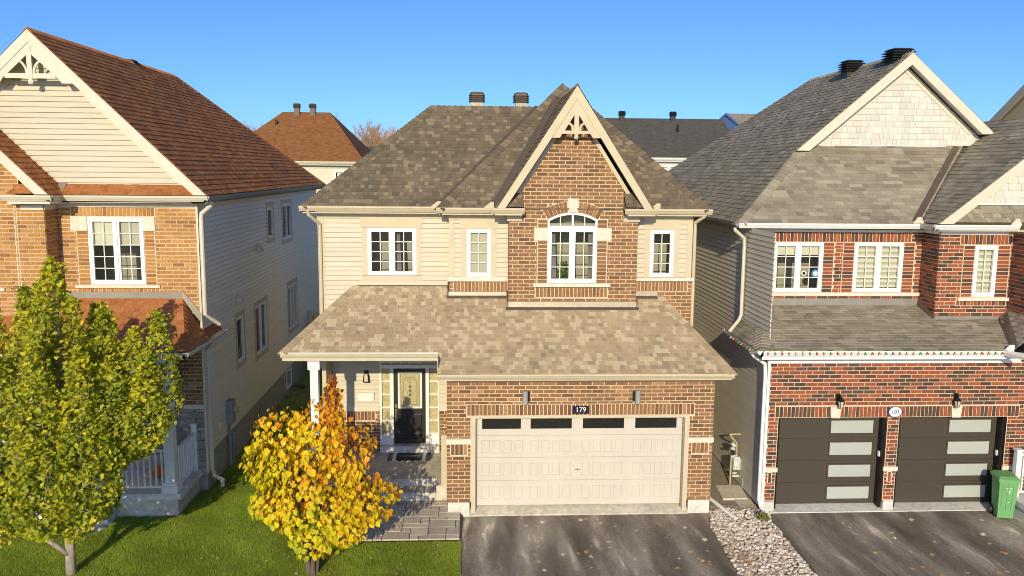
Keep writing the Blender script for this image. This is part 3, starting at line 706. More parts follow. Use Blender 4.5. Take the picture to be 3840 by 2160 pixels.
mb.build('leading', fd)
mb = MB(); fbox(mb, pw, -1.405, -1.345, 1.61, 1.68, -.02, .02, M['steel']); fbox(mb, pw, -1.40, -1.35, 1.25, 1.56, -.02, 0.0, M['steel']); mb.tube([pw.P(-1.375, 1.53, .0), pw.P(-1.375, 1.5, .06), pw.P(-1.375, 1.33, .06), pw.P(-1.375, 1.28, .0)], .012, M['steel'], 6); mb.build('door_handle', fd)
l = link('wall_lamp', None, R1, (-2.115, 2.95, 2.45)); mb = MB(); fbox(mb, pw, -2.165, -2.065, 2.52, 2.60, 0, .09, M['black'])
for s in (-1, 1):
    for e in (.03, .15): mb.tube([pw.P(-2.115+s*.045, 2.53, e+.02), pw.P(-2.115+s*.072, 2.33, e)], .009, M['black'], 4)
fbox(mb, pw, -2.19, -2.04, 2.315, 2.335, .02, .17, M['black']); mb.build('lamp_frame', l)
mb = MB(); fbox(mb, pw, -2.16, -2.07, 2.335, 2.52, .04, .14, M['lamp_glass']); mb.build('lamp_glass', l)
mb = MB(); fprism(mb, pw, [(-2.335, 1.81), (-1.935, 1.81), (-1.935, 2.01), (-2.335, 2.01)], 0, .09, M['white']); fbox(mb, pw, -2.345, -1.925, 1.985, 2.02, 0, .11, M['white']); mb.build('mailbox', R1)

# second floor walls
S = M['siding']; yd = front(2.25); yc = front(1.9); yb = front(1.53)
siding(H1, yd, [[(-2.97, 3.5), (.06, 3.5), (.06, 6.52), (-2.97, 6.52)]], S, holes=[(-2.065, -.665, 5.0, 6.49)], pitch=.1145, z0=4.99, name='siding_wall')
boxes(H1, 'corner_trim', T, [(-3.11, -2.97, 2.22, 2.26, 3.5, 6.52), (-3.115, -3.09, 2.26, 2.36, 3.5, 6.52)])
boxes(H1, 'frieze_board', T, [(-3.12, .1, 2.215, 2.25, 6.505, 6.65), (.0, 1.42, 1.865, 1.9, 6.50, 6.65), (4.40, 5.82, 1.865, 1.9, 6.5, 6.65)])
casing(H1, yd, -1.945, -.785, 5.125, 6.263, T, .12, (-2.11, -.635, 6.27, 6.50), (-2.11, -.626, 4.99, 5.117))
window(H1, yd, -1.945, -.785, 5.125, 6.263, 2, (2, 4), blind=[None, ('curtain', 'L')])
for (u0, u1, wa, hd, ap, bl) in ((.02, 1.403, (.423, .999), (.27, 1.15, 6.28, 6.50), None, ('grey', 1.)), (4.422, 5.81, (4.80, 5.375), (4.65, 5.53, 6.28, 6.50), None, None)):
    siding(H1, yc, [[(u0, 5.13), (u1, 5.13), (u1, 6.52), (u0, 6.52)]], S, holes=[(wa[0]-.12, wa[1]+.12, 5.0, 6.49)], pitch=.1145, z0=5.13, name='siding_wall')
    casing(H1, yc, wa[0], wa[1], 5.145, 6.275, T, .13, hd, (wa[0]-.13, wa[1]+.13, 5.135, 5.146))
    window(H1, yc, wa[0], wa[1], 5.146, 6.274, 1, (2, 4), blind=bl)
fboxes(H1, 'corner_trim', T, yc, [(.01, .135, 5.13, 6.52, .0, .03), (5.68, 5.815, 5.13, 6.52, 0, .03)])
fboxes(H1, 'stone_sill', M['limestone'], yc, [(-.03, 1.40, 5.035, 5.135, -.02, .075), (4.43, 5.885, 5.05, 5.13, -.02, .075)])
brick_wall(H1, yc, [[(.02, 4.70), (1.403, 4.70), (1.403, 5.035), (.02, 5.035)]], BM, soldiers=[(.11, 1.40, 4.775, 5.03)], z0=4.775, tints=lambda: random.uniform(.35, .9))
brick_wall(H1, yc, [[(4.422, 3.3), (5.86, 3.3), (5.86, 5.05), (4.422, 5.05)]], BM, soldiers=[(4.43, 5.74, 4.79, 5.045)], z0=4.79, tints=lambda: random.uniform(.35, .9))
brick_wall(H1, side_l(.02), [[(-2.25, 4.7), (-1.9, 4.7), (-1.9, 5.035), (-2.25, 5.035)]], BM, z0=4.775)
boxes(H1, 'bump_side', S, [(.025, .06, 1.905, 2.25, 5.13, 6.5), (5.78, 5.81, 1.905, 4, 5.1, 6.5)]); boxes(H1, 'bump_side_brick', BM, [(5.80, 5.858, 1.905, 4, 3.0, 5.05)])
# centre bay
arc = (2.887, 5.57)
skip = []
for k in range(20):
    z = 6.46+k*.03
    if z < 6.94: hw = (.577+max(0, z-6.53)*.62) if z < 6.735 else math.sqrt(max(0, 1.37**2-(z-5.57)**2)); skip.append((2.887-hw-.005, 2.887+hw+.005, z, z+.031))
skip.append((2.76, 3.015, 6.7, 7.02))
def t_bay(): return random.choice((.2, .3, .4, .45, .5, .55, .6, .65, .75, .85))
brick_wall(H1, yb, [[(1.403, 4.55), (4.422, 4.55), (4.422, 6.5), (1.403, 6.5)], [(1.712, 6.5), (4.065, 6.5), (4.065, 7.24), (1.712, 7.24)], [(1.712, 7.24), (4.065, 7.24), (2.887, 9.05)]], BM,
           holes=[(2.309, 3.463, 5.03, 6.70), (2.0, 2.307, 6.04, 6.33), (3.465, 3.79, 6.04, 6.33), (2.0, 3.79, 4.955, 5.034)], soldiers=[(2.04, 3.74, 4.70, 4.95)], stack=[(2.075, 2.307, 5.04, 6.035), (3.465, 3.70, 5.04, 6.035), (2.075, 2.307, 6.335, 6.53), (3.465, 3.70, 6.335, 6.53)], skip=skip, z0=4.60, u0=.03, tints=t_bay, name='bay_wall')
boxes(H1, 'bay_side_wall', BM, [(1.405, 1.47, 1.535, 1.9, 4.3, 6.5), (4.355, 4.42, 1.535, 1.9, 4.3, 6.5), (1.715, 1.76, 1.535, 2.6, 6.5, 7.2), (4.0, 4.062, 1.535, 2.6, 6.5, 7.2)])
mb = MB(); n = 16; hang = math.asin(.577/1.12)
def AP(a, r): return (arc[0]+r*math.sin(a), arc[1]+r*math.cos(a))
for i in range(n):
    a0, a1 = -hang+2*hang*i/n, -hang+2*hang*(i+1)/n; mb.face([yb.P(*AP(a, r), .013) for a, r in ((a0, 1.12), (a1, 1.12), (a1, 1.385), (a0, 1.385))], M['mortar'])
arch = mb.build('brick_arch', R1)
for s in (-1, 1):
    for i in range(6):
        a0 = s*(.105+i*(hang-.105)/6+.004); a1 = s*(.105+(i+1)*(hang-.105)/6-.004); mb = MB(); fprism(mb, yb, [AP(a0, 1.13), AP(a1, 1.13), AP(a1, 1.375), AP(a0, 1.375)], .012, .026, BM, t_bay()); mb.build('brick', arch)
mb = MB(); fprism(mb, yb, [(2.81, 6.695), (2.965, 6.695), (3.01, 7.01), (2.765, 7.01)], .0, .05, M['limestone']); mb.build('keystone', R1)
for r in ((2.0, 2.307, 6.04, 6.33), (3.465, 3.79, 6.04, 6.33)): fboxes(H1, 'stone_block', M['limestone'], yb, [(*r, -.02, .03)])
fboxes(H1, 'stone_sill', M['limestone'], yb, [(2.0, 3.79, 4.955, 5.04, -.05, .07)])
w4 = window(H1, yb, 2.309, 3.463, 5.05, 6.335, 2, (2, 4), blind=[('curtain', 'L'), ('curtain', 'R')])
mb = MB(); aw = [(-hang+2*hang*i/n) for i in range(n+1)]
for i in range(n): fprism(mb, yb, [AP(aw[i], 1.12), AP(aw[i+1], 1.12), AP(aw[i+1], 1.07), AP(aw[i], 1.07)], -.09, .024, W)
for r in ((2.309, 2.354, 6.335, 6.525), (3.418, 3.463, 6.335, 6.525), (2.354, 3.418, 6.335, 6.385), (2.865, 2.91, 6.385, 6.645)): fbox(mb, yb, *r, -.09, .022, W)
for x in (2.60, 3.17): fbox(mb, yb, x-.009, x+.009, 6.385, 6.61, -.028, -.018, W)
mb.build('arched_transom', w4)
mb = MB(); mb.face([yb.P(2.34, 6.35, -.03), yb.P(3.43, 6.35, -.03)]+[yb.P(*AP(a, 1.10), -.03) for a in reversed(aw)], M['glass']); mb.build('pane', w4)
mb = MB(); mb.face([yb.P(2.2, 6.3, -.5), yb.P(3.57, 6.3, -.5), yb.P(3.57, 6.8, -.5), yb.P(2.2, 6.8, -.5)], M['interior']); mb.face([yb.P(2.2, 6.72, -.1), yb.P(3.57, 6.72, -.1), yb.P(3.57, 6.8, -.5), yb.P(2.2, 6.8, -.5)], M['interior']); mb.build('room_back', w4)
# flashing where the walls meet the lower roof
mb = MB()
for (x0, x1, y, zt) in ((1.37, 4.455, 1.53, 4.60), (-.02, 1.39, 1.9, 4.78), (4.43, 5.0, 1.9, 4.80)):
    zr = rz(y-.09)
    mb.loft([(x0, y-.03, zt), (x1, y-.03, zt), (x1, y, zt+.01), (x0, y, zt+.01)], [(x0-.01, y-.055, zr+.055), (x1+.01, y-.055, zr+.055), (x1+.01, y, zr+.05), (x0-.01, y, zr+.05)], M['metal_tan'])
    mb.loft([(x0-.01, y-.05, zr+.055), (x1+.01, y-.05, zr+.055), (x1+.01, y, zr+.05), (x0-.01, y, zr+.05)], [(x0-.03, y-.12, rz(y-.12)+.014), (x1+.03, y-.12, rz(y-.12)+.014), (x1+.03, y, rz(y)+.01), (x0-.03, y, rz(y)+.01)], M['metal_brown'])
for x, ya, yb2 in ((1.385, 1.47, 1.9), (-.02, 1.84, 2.25), (4.44, 1.47, 1.9)): mb.loft([(x-.014, ya, rz(ya)), (x+.014, ya, rz(ya)), (x+.014, yb2, rz(yb2)), (x-.014, yb2, rz(yb2))], [(x-.014, ya, rz(ya)+.19), (x+.014, ya, rz(ya)+.19), (x+.014, yb2, rz(yb2)+.12), (x-.014, yb2, rz(yb2)+.12)], M['metal_brown'])
mb.loft([(-2.25, 2.19, rz(2.19)+.013), (0, 2.19, rz(2.19)+.013), (0, 2.25, rz(2.25)+.013), (-2.25, 2.25, rz(2.25)+.013)], [(-2.25, 2.235, 4.90), (0, 2.235, 4.90), (0, 2.25, 4.90), (-2.25, 2.25, 4.90)], M['metal_brown'])
mb.loft([(4.93, 1.84, 4.68), (5.84, 1.84, 3.74), (5.84, 1.9, 3.74), (4.93, 1.9, 4.68)], [(4.95, 1.88, 4.78), (5.87, 1.88, 3.84), (5.87, 1.9, 3.84), (4.95, 1.9, 4.78)], M['metal_brown'])
mb.build('flashing', R1)
# side and rear shell
boxes(H1, 'side_wall', S, [(-3.10, -3.0, 2.30, 11, 0, 6.6), (5.70, 5.79, 4, 11, 0, 6.6), (-3.0, 5.7, 10.9, 11, 0, 6.6)])
boxes(H1, 'soffit', T, [(-3.47, .0, 1.9, 2.3, 6.66, 6.68), (-.2, 6.1, 1.55, 1.92, 6.66, 6.68), (5.8, 6.12, 1.55, 11, 6.66, 6.68), (-3.45, -3.1, 1.9, 11.2, 6.66, 6.68)])
# upper roofs
SH = M['shingle']; mA = .872; mB = .984
def t_up(): return random.choice((0, .15, .25, .35, .4, .5, .55, .65, .8)) if random.random() > .14 else 1.0
A = lambda x, y: (x, y, 6.775+mA*(y-1.87))
shingles(H1, plane_frame((0, 1.87, 6.775), 'F', mA), [[A(-3.43, 1.87), A(-.1, 1.87), A(2.4, 4.775), A(-.525, 4.775)]], SH, name='main_roof', tints=t_up)
mb = MB(); mb.face([A(-3.43, 1.87), A(-.525, 4.775), (-.525, 8.2, A(0, 4.775)[2]), (-3.43, 11.1, 6.775)], SH); mb.face([A(-.525, 4.775), A(2.6, 4.775), (2.6, 8.2, 6.9), (-.525, 8.2, 6.9)], SH); mb.build('main_roof_rear', R1)
B = lambda x, y: (x, y, 6.765+mB*(y-1.5)); pk = (2.945, 4.705, 9.919)
shingles(H1, plane_frame((0, 1.5, 6.765), 'F', mB), [[B(-.26, 1.5), B(6.15, 1.5), pk]], SH, name='front_roof', tints=t_up)
mb = MB(); q = (2.945, 8.3, 9.919); mb.face([B(-.26, 1.5), pk, q, (-.26, 11.3, 6.765)], SH); mb.face([pk, B(6.15, 1.5), (6.15, 11.3, 6.765), q], SH); mb.face([q, (6.15, 11.3, 6.765), (-.26, 11.3, 6.765)], SH); mb.build('front_roof_sides', R1)
ridge_caps(H1, A(-3.42, 1.88), A(-.525, 4.775), (0, -mA, 1), (-mA, 0, 1), SH); ridge_caps(H1, A(-.525, 4.775), A(2.3, 4.775), (0, -mA, 1), (0, mA, 1), SH)
ridge_caps(H1, B(-.24, 1.52), pk, (0, -mB, 1), (-mB, 0, 1), SH, w=.17); ridge_caps(H1, B(6.13, 1.52), pk, (0, -mB, 1), (mB, 0, 1), SH, w=.17); ridge_caps(H1, pk, q, (-mB, 0, 1), (mB, 0, 1), SH)
mC = 1.54
fl = plane_frame((1.10, 0, 6.80), 'L', mC); frr = plane_frame((4.68, 0, 6.80), 'R', mC)
shingles(H1, fl, [[(1.10, 1.11, 6.80), (2.89, 1.11, 9.556), (2.89, 4.36, 9.556), (1.10, 1.53, 6.80)]], SH, name='gable_roof', tints=t_up)
shingles(H1, frr, [[(4.68, 1.11, 6.80), (2.89, 1.11, 9.556), (2.89, 4.36, 9.556), (4.68, 1.53, 6.80)]], SH, name='gable_roof', tints=t_up)
ridge_caps(H1, (2.89, 1.13, 9.56), (2.89, 4.3, 9.56), (-mC, 0, 1), (mC, 0, 1), SH, w=.1)
for s, xf in ((-1, 1.10), (1, 4.68)):       # shingled returns under the gable feet
    xi = 1.705 if s < 0 else 4.07; fr_ = plane_frame((0, 1.2, 6.83), 'F', mB); z = lambda y: 6.83+mB*(y-1.2)
    a, b = (xf-.03, xi) if s < 0 else (xi, xf+.03); c = (xf+.25 if s < 0 else xi); d = (xi if s < 0 else xf-.25)
    shingles(H1, fr_, [[(a, 1.2, z(1.2)), (b, 1.2, z(1.2)), (d, 1.53, z(1.53)), (c, 1.53, z(1.53))]], SH, name='return_roof', tints=t_up)
    x0, x1 = (.985, 1.74) if s < 0 else (4.04, 4.80)
    gutter(H1, (x0, 1.25, 6.80), (x1, 1.25, 6.80), (0, -1, 0), T)
    boxes(H1, 'return_soffit', T, [(x0+.08, x1-.05, 1.20, 1.53, 6.635, 6.675), (x0+.02, x1-.0, 1.25, 1.265, 6.67, 6.80)])
    fboxes(H1, 'frieze_board', T, yb, [((1.36, 1.70, 6.49, 6.635, 0, .03) if s < 0 else (4.07, 4.46, 6.49, 6.635, 0, .03))])
    rake(H1, 1.13, (2.887, 9.54), (xf, 6.79), T, mC, .30, depth=.40, frieze=(1.53, .36, .16))
ornament(H1, 1.20, 2.887, 9.25, 8.545, 8.475, 8.385, .55, mC, M['trim'])
mb = MB()
def strip(mb, P0, P1, side, mt, w, up):
    P0, P1, side, up = Vector(P0), Vector(P1), Vector(side), Vector(up); mb.face([P0+up, P1+up, P1+side*w+up, P0+side*w+up], mt)
nA = Vector((0, -mA, 1)).normalized(); nB = Vector((0, -mB, 1)).normalized()
v0, v1 = Vector(A(-.17, 1.89)), Vector((2.34, 4.775, 9.31)); dA = (v1-v0).normalized(); strip(mb, v0, v1, nA.cross(dA), M['metal_brown'], .13, nA*.018)
v0, v1 = Vector(B(1.12, 1.52)), Vector((2.86, 4.3, 9.53)); dB = (v1-v0).normalized(); strip(mb, v0, v1, nB.cross(dB), M['metal_brown'], .17, nB*.018)
v0, v1 = Vector(B(4.66, 1.52)), Vector((2.92, 4.3, 9.53)); dB = (v1-v0).normalized(); strip(mb, v0, v1, -nB.cross(dB), M['metal_brown'], .12, nB*.018)
mb.build('valley_flashing', R1)
gutter(H1, (-3.47, 1.96, 6.795), (-.24, 1.96, 6.795), (0, -1, 0), T); gutter(H1, (-.27, 1.60, 6.79), (1.0, 1.60, 6.79), (0, -1, 0), T); gutter(H1, (4.7, 1.60, 6.79), (6.17, 1.60, 6.79), (0, -1, 0), T)
boxes(H1, 'fascia', T, [(-3.4, -.2, 1.945, 1.96, 6.62, 6.77), (-.15, 1.05, 1.585, 1.60, 6.62, 6.77), (4.75, 6.06, 1.585, 1.60, 6.62, 6.77), (6.1, 6.115, 1.6, 11, 6.62, 6.77), (-.22, -.2, 1.6, 1.95, 6.62, 6.77)])
for x, y, z in ((-.28, 1.86, 6.79), (.95, 1.50, 6.79), (4.83, 1.50, 6.79)):
    mb = MB(); mb.loft([(x-.14, y, z), (x+.10, y, z), (x+.10, y+.02, z), (x-.14, y+.02, z)], [(x+.02, y, z+.13), (x+.10, y, z+.13), (x+.10, y+.02, z+.13), (x+.02, y+.02, z+.13)], T); mb.build('gutter_guard', R1)
pipe(H1, [(-3.28, 1.90, 6.68), (-3.26, 1.92, 6.58), (-3.06, 2.17, 6.36), (-3.05, 2.18, 6.2), (-3.05, 2.18, 4.02), (-3.28, 1.6, 3.92)], T); pipe(H1, [(6.03, 1.62, 6.68), (6.0, 1.64, 6.60), (5.86, 1.86, 6.45), (5.87, 1.88, 6.3), (5.88, 1.9, 3.9), (6.1, 1.4, 3.6)], T)
pipe(H1, [(5.98, .6, 2.9), (5.98, .6, .3), (6.06, .55, .14), (6.40, -.50, .05)], M['white'], .045)
for x in (.68, 1.855): roof_vent(H1, x, 4.95, 9.32, .43, .13, 'vent', 4, .21, zb=9.0, nm='metal_tan')
H1.finish()

# ------------------------------------------------------------------ the left house
R2 = thing('house', 'tan brick house with rust shingle roof, cream siding gable and white front porch railing', 'house', (-9, 6, 0))
H2 = House(R2); BT = M['brick_left']; TW = M['trim_w']
def t_left(): return random.choice((.1, .3, .45, .5, .6, .65, .7, .75, .8, .9, .95))
yl = front(1.5)
brick_wall(H2, yl, [[(-9.2, 4.3), (-5.70, 4.3), (-5.70, 6.76), (-9.2, 6.76)]], BT, holes=[(-8.111, -6.887, 5.0, 6.516), (-8.486, -8.12, 6.215, 6.525), (-6.88, -6.622, 6.215, 6.53), (-8.45, -6.57, 4.915, 4.975)],
           soldiers=[(-8.47, -6.63, 6.54, 6.75), (-8.42, -6.60, 4.79, 4.905)], stack=[(-8.37, -8.12, 4.98, 6.21), (-6.88, -6.65, 4.98, 6.21)], z0=4.43, tints=t_left, name='front_wall')
window(H2, yl, -8.111, -6.887, 5.0, 6.516, 2, (2, 5), blind=[('white', .40), ('grey', .40)])
for r in ((-8.486, -8.12, 6.215, 6.525), (-6.88, -6.622, 6.215, 6.53)): fboxes(H2, 'stone_block', M['limestone'], yl, [(*r, -.02, .035)])
fboxes(H2, 'stone_sill', M['limestone'], yl, [(-8.45, -6.57, 4.915, 4.98, -.05, .06)])
fboxes(H2, 'frieze_board', TW, yl, [(-8.75, -5.70, 6.75, 6.84, 0, .03)])
# forward bay
ybl = front(.95)
brick_wall(H2, ybl, [[(-11.5, 4.3), (-8.785, 4.3), (-8.785, 6.8), (-11.5, 6.8)], [(-11.5, 6.8), (-9.29, 6.8), (-9.29, 7.42), (-11.5, 9.6)]], BT, z0=4.43, u0=.05, tints=t_left, name='bay_wall', stack=[(-9.42, -9.38, 4.6, 6.8)], holes=[(-11.5, -9.72, 4.915, 4.98)])
fboxes(H2, 'stone_sill', M['limestone'], ybl, [(-11.5, -9.72, 4.915, 4.98, -.05, .06)])
brick_wall(H2, side_r(-8.78), [[(.955, 4.3), (1.5, 4.3), (1.5, 6.8), (.955, 6.8)]], BT, z0=4.43, tints=t_left, name='bay_side_wall')
fboxes(H2, 'frieze_board', TW, ybl, [(-9.27, -8.76, 6.70, 6.81, 0, .03)]); boxes(H2, 'frieze_board', TW, [(-8.78, -8.75, .92, 1.5, 6.70, 6.81)])
SR = M['shingle_rust']
def t_rust(): return random.choice((.1, .3, .45, .5, .55, .6, .7, .8, .9))
mL = .967
# gable siding and main roof
siding(H2, yl, [[(-12.2, 7.26), (-5.86, 7.26), (-8.957, 10.26)]], M['siding'], pitch=.118, z0=7.28, name='gable_wall')
PL = lambda y: (-5.31, y, 7.035)
RG = lambda y: (-8.957, y, 7.035+mL*(8.957-5.31))
shingles(H2, plane_frame((-5.31, 0, 7.035), 'R', mL), [[PL(1.09), PL(16.35), RG(10.1), RG(1.09)]], SR, name='main_roof', tints=t_rust, expo=.16, h=.016, widths=(.15, .2, .24, .3))
mb = MB(); mb.face([RG(1.09), RG(10.1), (-12.6, 16.35, 7.035), (-12.6, 1.09, 7.035)], SR); mb.face([RG(10.1), PL(16.35), (-12.6, 16.35, 7.035)], SR); mb.build('rear_roof', R2)
ridge_caps(H2, RG(1.1), RG(10.1), (mL, 0, 1), (-mL, 0, 1), SR)
ridge_caps(H2, PL(16.3), RG(10.1), (mL, 0, 1), (0, .56, 1), SR)
rake(H2, 1.09, (-8.957, 10.545), (-5.335, 7.04), TW, mL, .27, depth=.40, name='bargeboard', frieze=(1.5, .30, .16))
rake(H2, 1.09, (-8.957, 10.545), (-12.58, 7.04), TW, mL, .27, depth=.40, name='bargeboard', frieze=(1.5, .30, .16))
ornament(H2, 1.15, -8.957, 10.27, 9.625, 9.52, 9.42, .55, mL, TW, ball=.06)
# little pent roof under the gable, gutters
shingles(H2, plane_frame((0, 1.13, 7.03), 'F', .62), [[(-8.75, 1.13, 7.03), (-5.5, 1.13, 7.03), (-5.72, 1.5, 7.26), (-8.75, 1.5, 7.26)]], SR, name='pent_roof', tints=t_rust)
gutter(H2, (-8.56, 1.21, 7.02), (-5.31, 1.21, 7.02), (0, -1, 0), TW); gutter(H2, (-5.40, 1.12, 7.02), (-5.40, 16.3, 7.02), (1, 0, 0), M['meter_grey'], name='gutter')
boxes(H2, 'soffit', TW, [(-8.7, -5.36, 1.2, 1.5, 6.86, 6.89), (-5.70, -5.40, 1.2, 16.3, 6.86, 6.89)])
boxes(H2, 'fascia', TW, [(-8.6, -5.40, 1.2, 1.212, 6.87, 7.02), (-5.415, -5.40, 1.2, 16.3, 6.87, 7.02)])
# small gable of the bay
mS = 1.0; XE = -8.47
fS = plane_frame((XE, 0, 7.04), 'R', mS)
shingles(H2, fS, [[(XE, .58, 7.04), (XE, 1.5, 7.04), (-10.6, 1.5, 7.04+2.13), (-10.6, .58, 7.04+2.13)]], SR, name='bay_roof', tints=t_rust, expo=.16, h=.015)
rake(H2, .58, (-10.6, 9.15), (-8.50, 7.05), TW, mS, .28, depth=.36, frieze=(.95, .30, .15))
shingles(H2, plane_frame((0, .70, 7.06), 'F', .8), [[(-9.42, .70, 7.06), (-8.62, .70, 7.06), (-8.9, .95, 7.26), (-9.29, .95, 7.26)]], SR, name='return_roof', tints=t_rust)
gutter(H2, (-9.50, .70, 7.03), (-8.45, .70, 7.03), (0, -1, 0), TW); gutter(H2, (-8.56, .62, 7.03), (-8.56, 1.2, 7.03), (1, 0, 0), TW)
boxes(H2, 'return_soffit', TW, [(-9.40, -8.50, .66, .95, 6.84, 6.90), (-8.78, -8.5, .95, 1.5, 6.84, 6.9)])
mb = MB(); strip(mb, (-8.47, 1.49, 7.05), (-10.6, 1.49, 9.18), (0, -1, 0), TW, .03, (.02, 0, .02)); mb.loft([(-8.62, 1.2, 7.07), (-8.5, 1.2, 7.05), (-8.5, 1.48, 7.27), (-8.72, 1.48, 7.27)], [(-8.62, 1.2, 7.1), (-8.5, 1.2, 7.07), (-8.5, 1.48, 7.29), (-8.72, 1.48, 7.29)], M['metal_tan']); mb.build('gable_flashing', R2)
# side wall
xs = side_r(-5.68); SL = M['siding_left']
wins = [(8.05, 8.74, 5.5, 6.47, 1), (10.08, 11.41, 5.3, 6.49, 2), (10.6, 12.0, 2.15, 3.69, 3), (6.2, 7.53, 2.25, 3.71, 2), (4.27, 4.95, 2.48, 3.72, 1)]
siding(H2, xs, [[(1.52, .92), (16.3, .92), (16.3, 6.87), (1.52, 6.87)]], SL, holes=[(a-.13, b+.13, c-.13, d+.13) for a, b, c, d, n in wins], pitch=.116, z0=.92, name='side_wall')
for a, b, c, d, n in wins:
    casing(H2, xs, a, b, c, d, M['trim_tan'], .13); window(H2, xs, a, b, c, d, n, (1, 1), blind=('white', .97) if n == 3 else ('grey', .9) if n == 2 and c < 3 else None, room=.7)
boxes(H2, 'foundation', M['foundation'], [(-8.7, -5.70, 1.53, 16.3, -.2, .92)])
window(H2, side_r(-5.69), 10.1, 10.9, .2, .86, 1, (1, 1), room=.4)
mb = MB(); ww = M['metal_grey']
for i in range(10):
    a0, a1 = math.pi*i/10, math.pi*(i+1)/10; P = lambda a, z: (-5.69+.55*math.sin(a), 10.5-.62*math.cos(a), z); mb.face([P(a0, -.05), P(a1, -.05), P(a1, .18), P(a0, .18)], ww); mb.face([P(a0, .05), P(a1, .05), P(a1, .07), P(a0, .07)], ww)
mb.build('window_well', R2)
boxes(H2, 'corner_trim', TW, [(-5.70, -5.655, 1.46, 1.58, .5, 6.87), ])
for y, z in ((6.73, 5.37), (4.45, 4.23)):
    mb = MB(); mb.loft([(-5.66, y-.10, z-.11), (-5.50, y-.10, z-.11), (-5.50, y+.10, z-.11), (-5.66, y+.10, z-.11)], [(-5.66, y-.09, z+.12), (-5.63, y-.09, z+.12), (-5.63, y+.09, z+.12), (-5.66, y+.09, z+.12)], TW)
    for k in range(4): zz = z-.08+k*.05; mb.box(-5.52-.035*k, -5.50-.033*k, y-.11, y+.11, zz, zz+.012, TW)
    mb.build('vent_hood', R2)
pipe(H2, [(-5.33, 1.40, 6.90), (-5.34, 1.40, 6.80), (-5.56, 1.44, 6.62), (-5.58, 1.45, 6.5), (-5.58, 1.45, 4.3), (-5.35, 1.75, 4.02)], TW, .05)
pipe(H2, [(-5.45, 2.45, 3.60), (-5.55, 1.85, 3.54), (-5.62, 1.62, 3.44), (-5.62, 1.62, .55), (-5.60, 1.70, .35), (-5.44, 1.80, .2), (-5.42, 1.70, .05)], TW, .055)
pipe(H2, [(-5.62, 3.15, 1.25), (-5.62, 3.15, -.05)], M['meter_grey'], .04, 'conduit'); pipe(H2, [(-5.62, 3.38, .70), (-5.62, 3.38, -.05)], M['meter_grey'], .025, 'conduit')
e = link('electric_meter', None, R2, (-5.6, 3.2, 1.5)); mb = MB(); mb.box(-5.66, -5.50, 3.02, 3.32, 1.22, 1.80, M['meter_grey']); mb.build('meter_box', e); mb = MB(); mb.tube([(-5.5, 3.22, 1.55), (-5.40, 3.22, 1.55)], .085, M['lamp_glass'], 12); mb.build('meter_dial', e)
mb = MB(); mb.box(-5.66, -5.54, 3.30, 3.52, .62, .92, M['meter_grey']); mb.build('junction_box', e)
boxes(H2, 'outlet_cover', M['white'], [(-5.66, -5.61, 2.36, 2.50, 1.25, 1.45)])
# porch
SRr = lambda x, y, z: (x, y, z)
zt = lambda y: 3.74+.615*(y+.05)
fp = plane_frame((0, -.05, 3.74), 'F', .615)
shingles(H2, fp, [[(-11.5, -.05, zt(-.05)), (-5.58, -.05, zt(-.05)), (-6.10, 1.5, zt(1.5)), (-11.5, 1.5, zt(1.5))]], SR, name='porch_roof', tints=t_rust, expo=.13)
# the porch roof's right hip end: plane through the eave (x=-5.5) and the hip top
m_s = (zt(1.5)-3.74)/(6.10-5.54)
fps = plane_frame((-5.54, 0, 3.74), 'R', m_s)
shingles(H2, fps, [[(-5.54, -.05, 3.74), (-5.54, 2.6, 3.74), (-5.68, 2.6, 3.74+m_s*.14), (-5.68, 1.5, 3.74+m_s*.14), (-6.10, 1.5, zt(1.5))]], SR, name='porch_roof_end', tints=t_rust, expo=.13)
ridge_caps(H2, (-5.57, -.03, 3.75), (-6.10, 1.5, zt(1.5)), (0, -.615, 1), (m_s, 0, 1), SR, w=.14)
gutter(H2, (-11.5, .04, 3.73), (-5.50, .04, 3.73), (0, -1, 0), TW); gutter(H2, (-5.60, -.08, 3.73), (-5.56, 2.65, 3.73), (1, 0, 0), TW)
boxes(H2, 'porch_soffit', TW, [(-11.5, -5.58, .04, 1.5, 3.58, 3.61), (-5.70, -5.56, .04, 2.6, 3.58, 3.61)])
boxes(H2, 'porch_fascia', TW, [(-11.5, -5.6, .035, .05, 3.58, 3.73), (-5.61, -5.595, .05, 2.6, 3.58, 3.73)])
mb = MB(); mb.box(-11.5, -6.08, 1.46, 1.5, zt(1.5)-.03, zt(1.5)+.13, M['metal_grey']); mb.loft([(-6.08, 1.45, 4.66), (-5.68, 1.45, 4.12), (-5.68, 1.5, 4.12), (-6.08, 1.5, 4.66)], [(-6.08, 1.46, 4.86), (-5.66, 1.46, 4.32), (-5.66, 1.5, 4.32), (-6.08, 1.5, 4.86)], M['metal_grey']); mb.build('flashing', R2)
boxes(H2, 'porch_deck', M['concrete_blue'], [(-11.5, -5.80, -.02, 1.5, .45, .58)]); boxes(H2, 'porch_base', M['concrete'], [(-11.5, -5.89, .03, 1.5, -.1, .45), (-7.2, -5.885, .02, .03, -.1, .45)])
boxes(H2, 'porch_step', M['concrete_blue'], [(-9.5, -7.22, -.42, .025, -.1, .30)])
lw = [(-6.66, .45), (-5.70, .45), (-5.70, 3.6), (-6.66, 3.6)]
brick_wall(H2, yl, [[(-6.66, 2.16), (-5.70, 2.16), (-5.70, 3.6), (-6.66, 3.6)]], M['brick_main'], z0=2.17, tints=t_main, name='porch_brick')
fboxes(H2, 'stone_band', M['limestone'], yl, [(-6.72, -5.67, 2.075, 2.16, -.05, .07)])
mb = MB(); mb.face([yl.P(*p) for p in ((-6.66, .45), (-5.68, .45), (-5.68, 2.08), (-6.66, 2.08))], M['mortar']); sw = mb.build('stone_wall', R2)
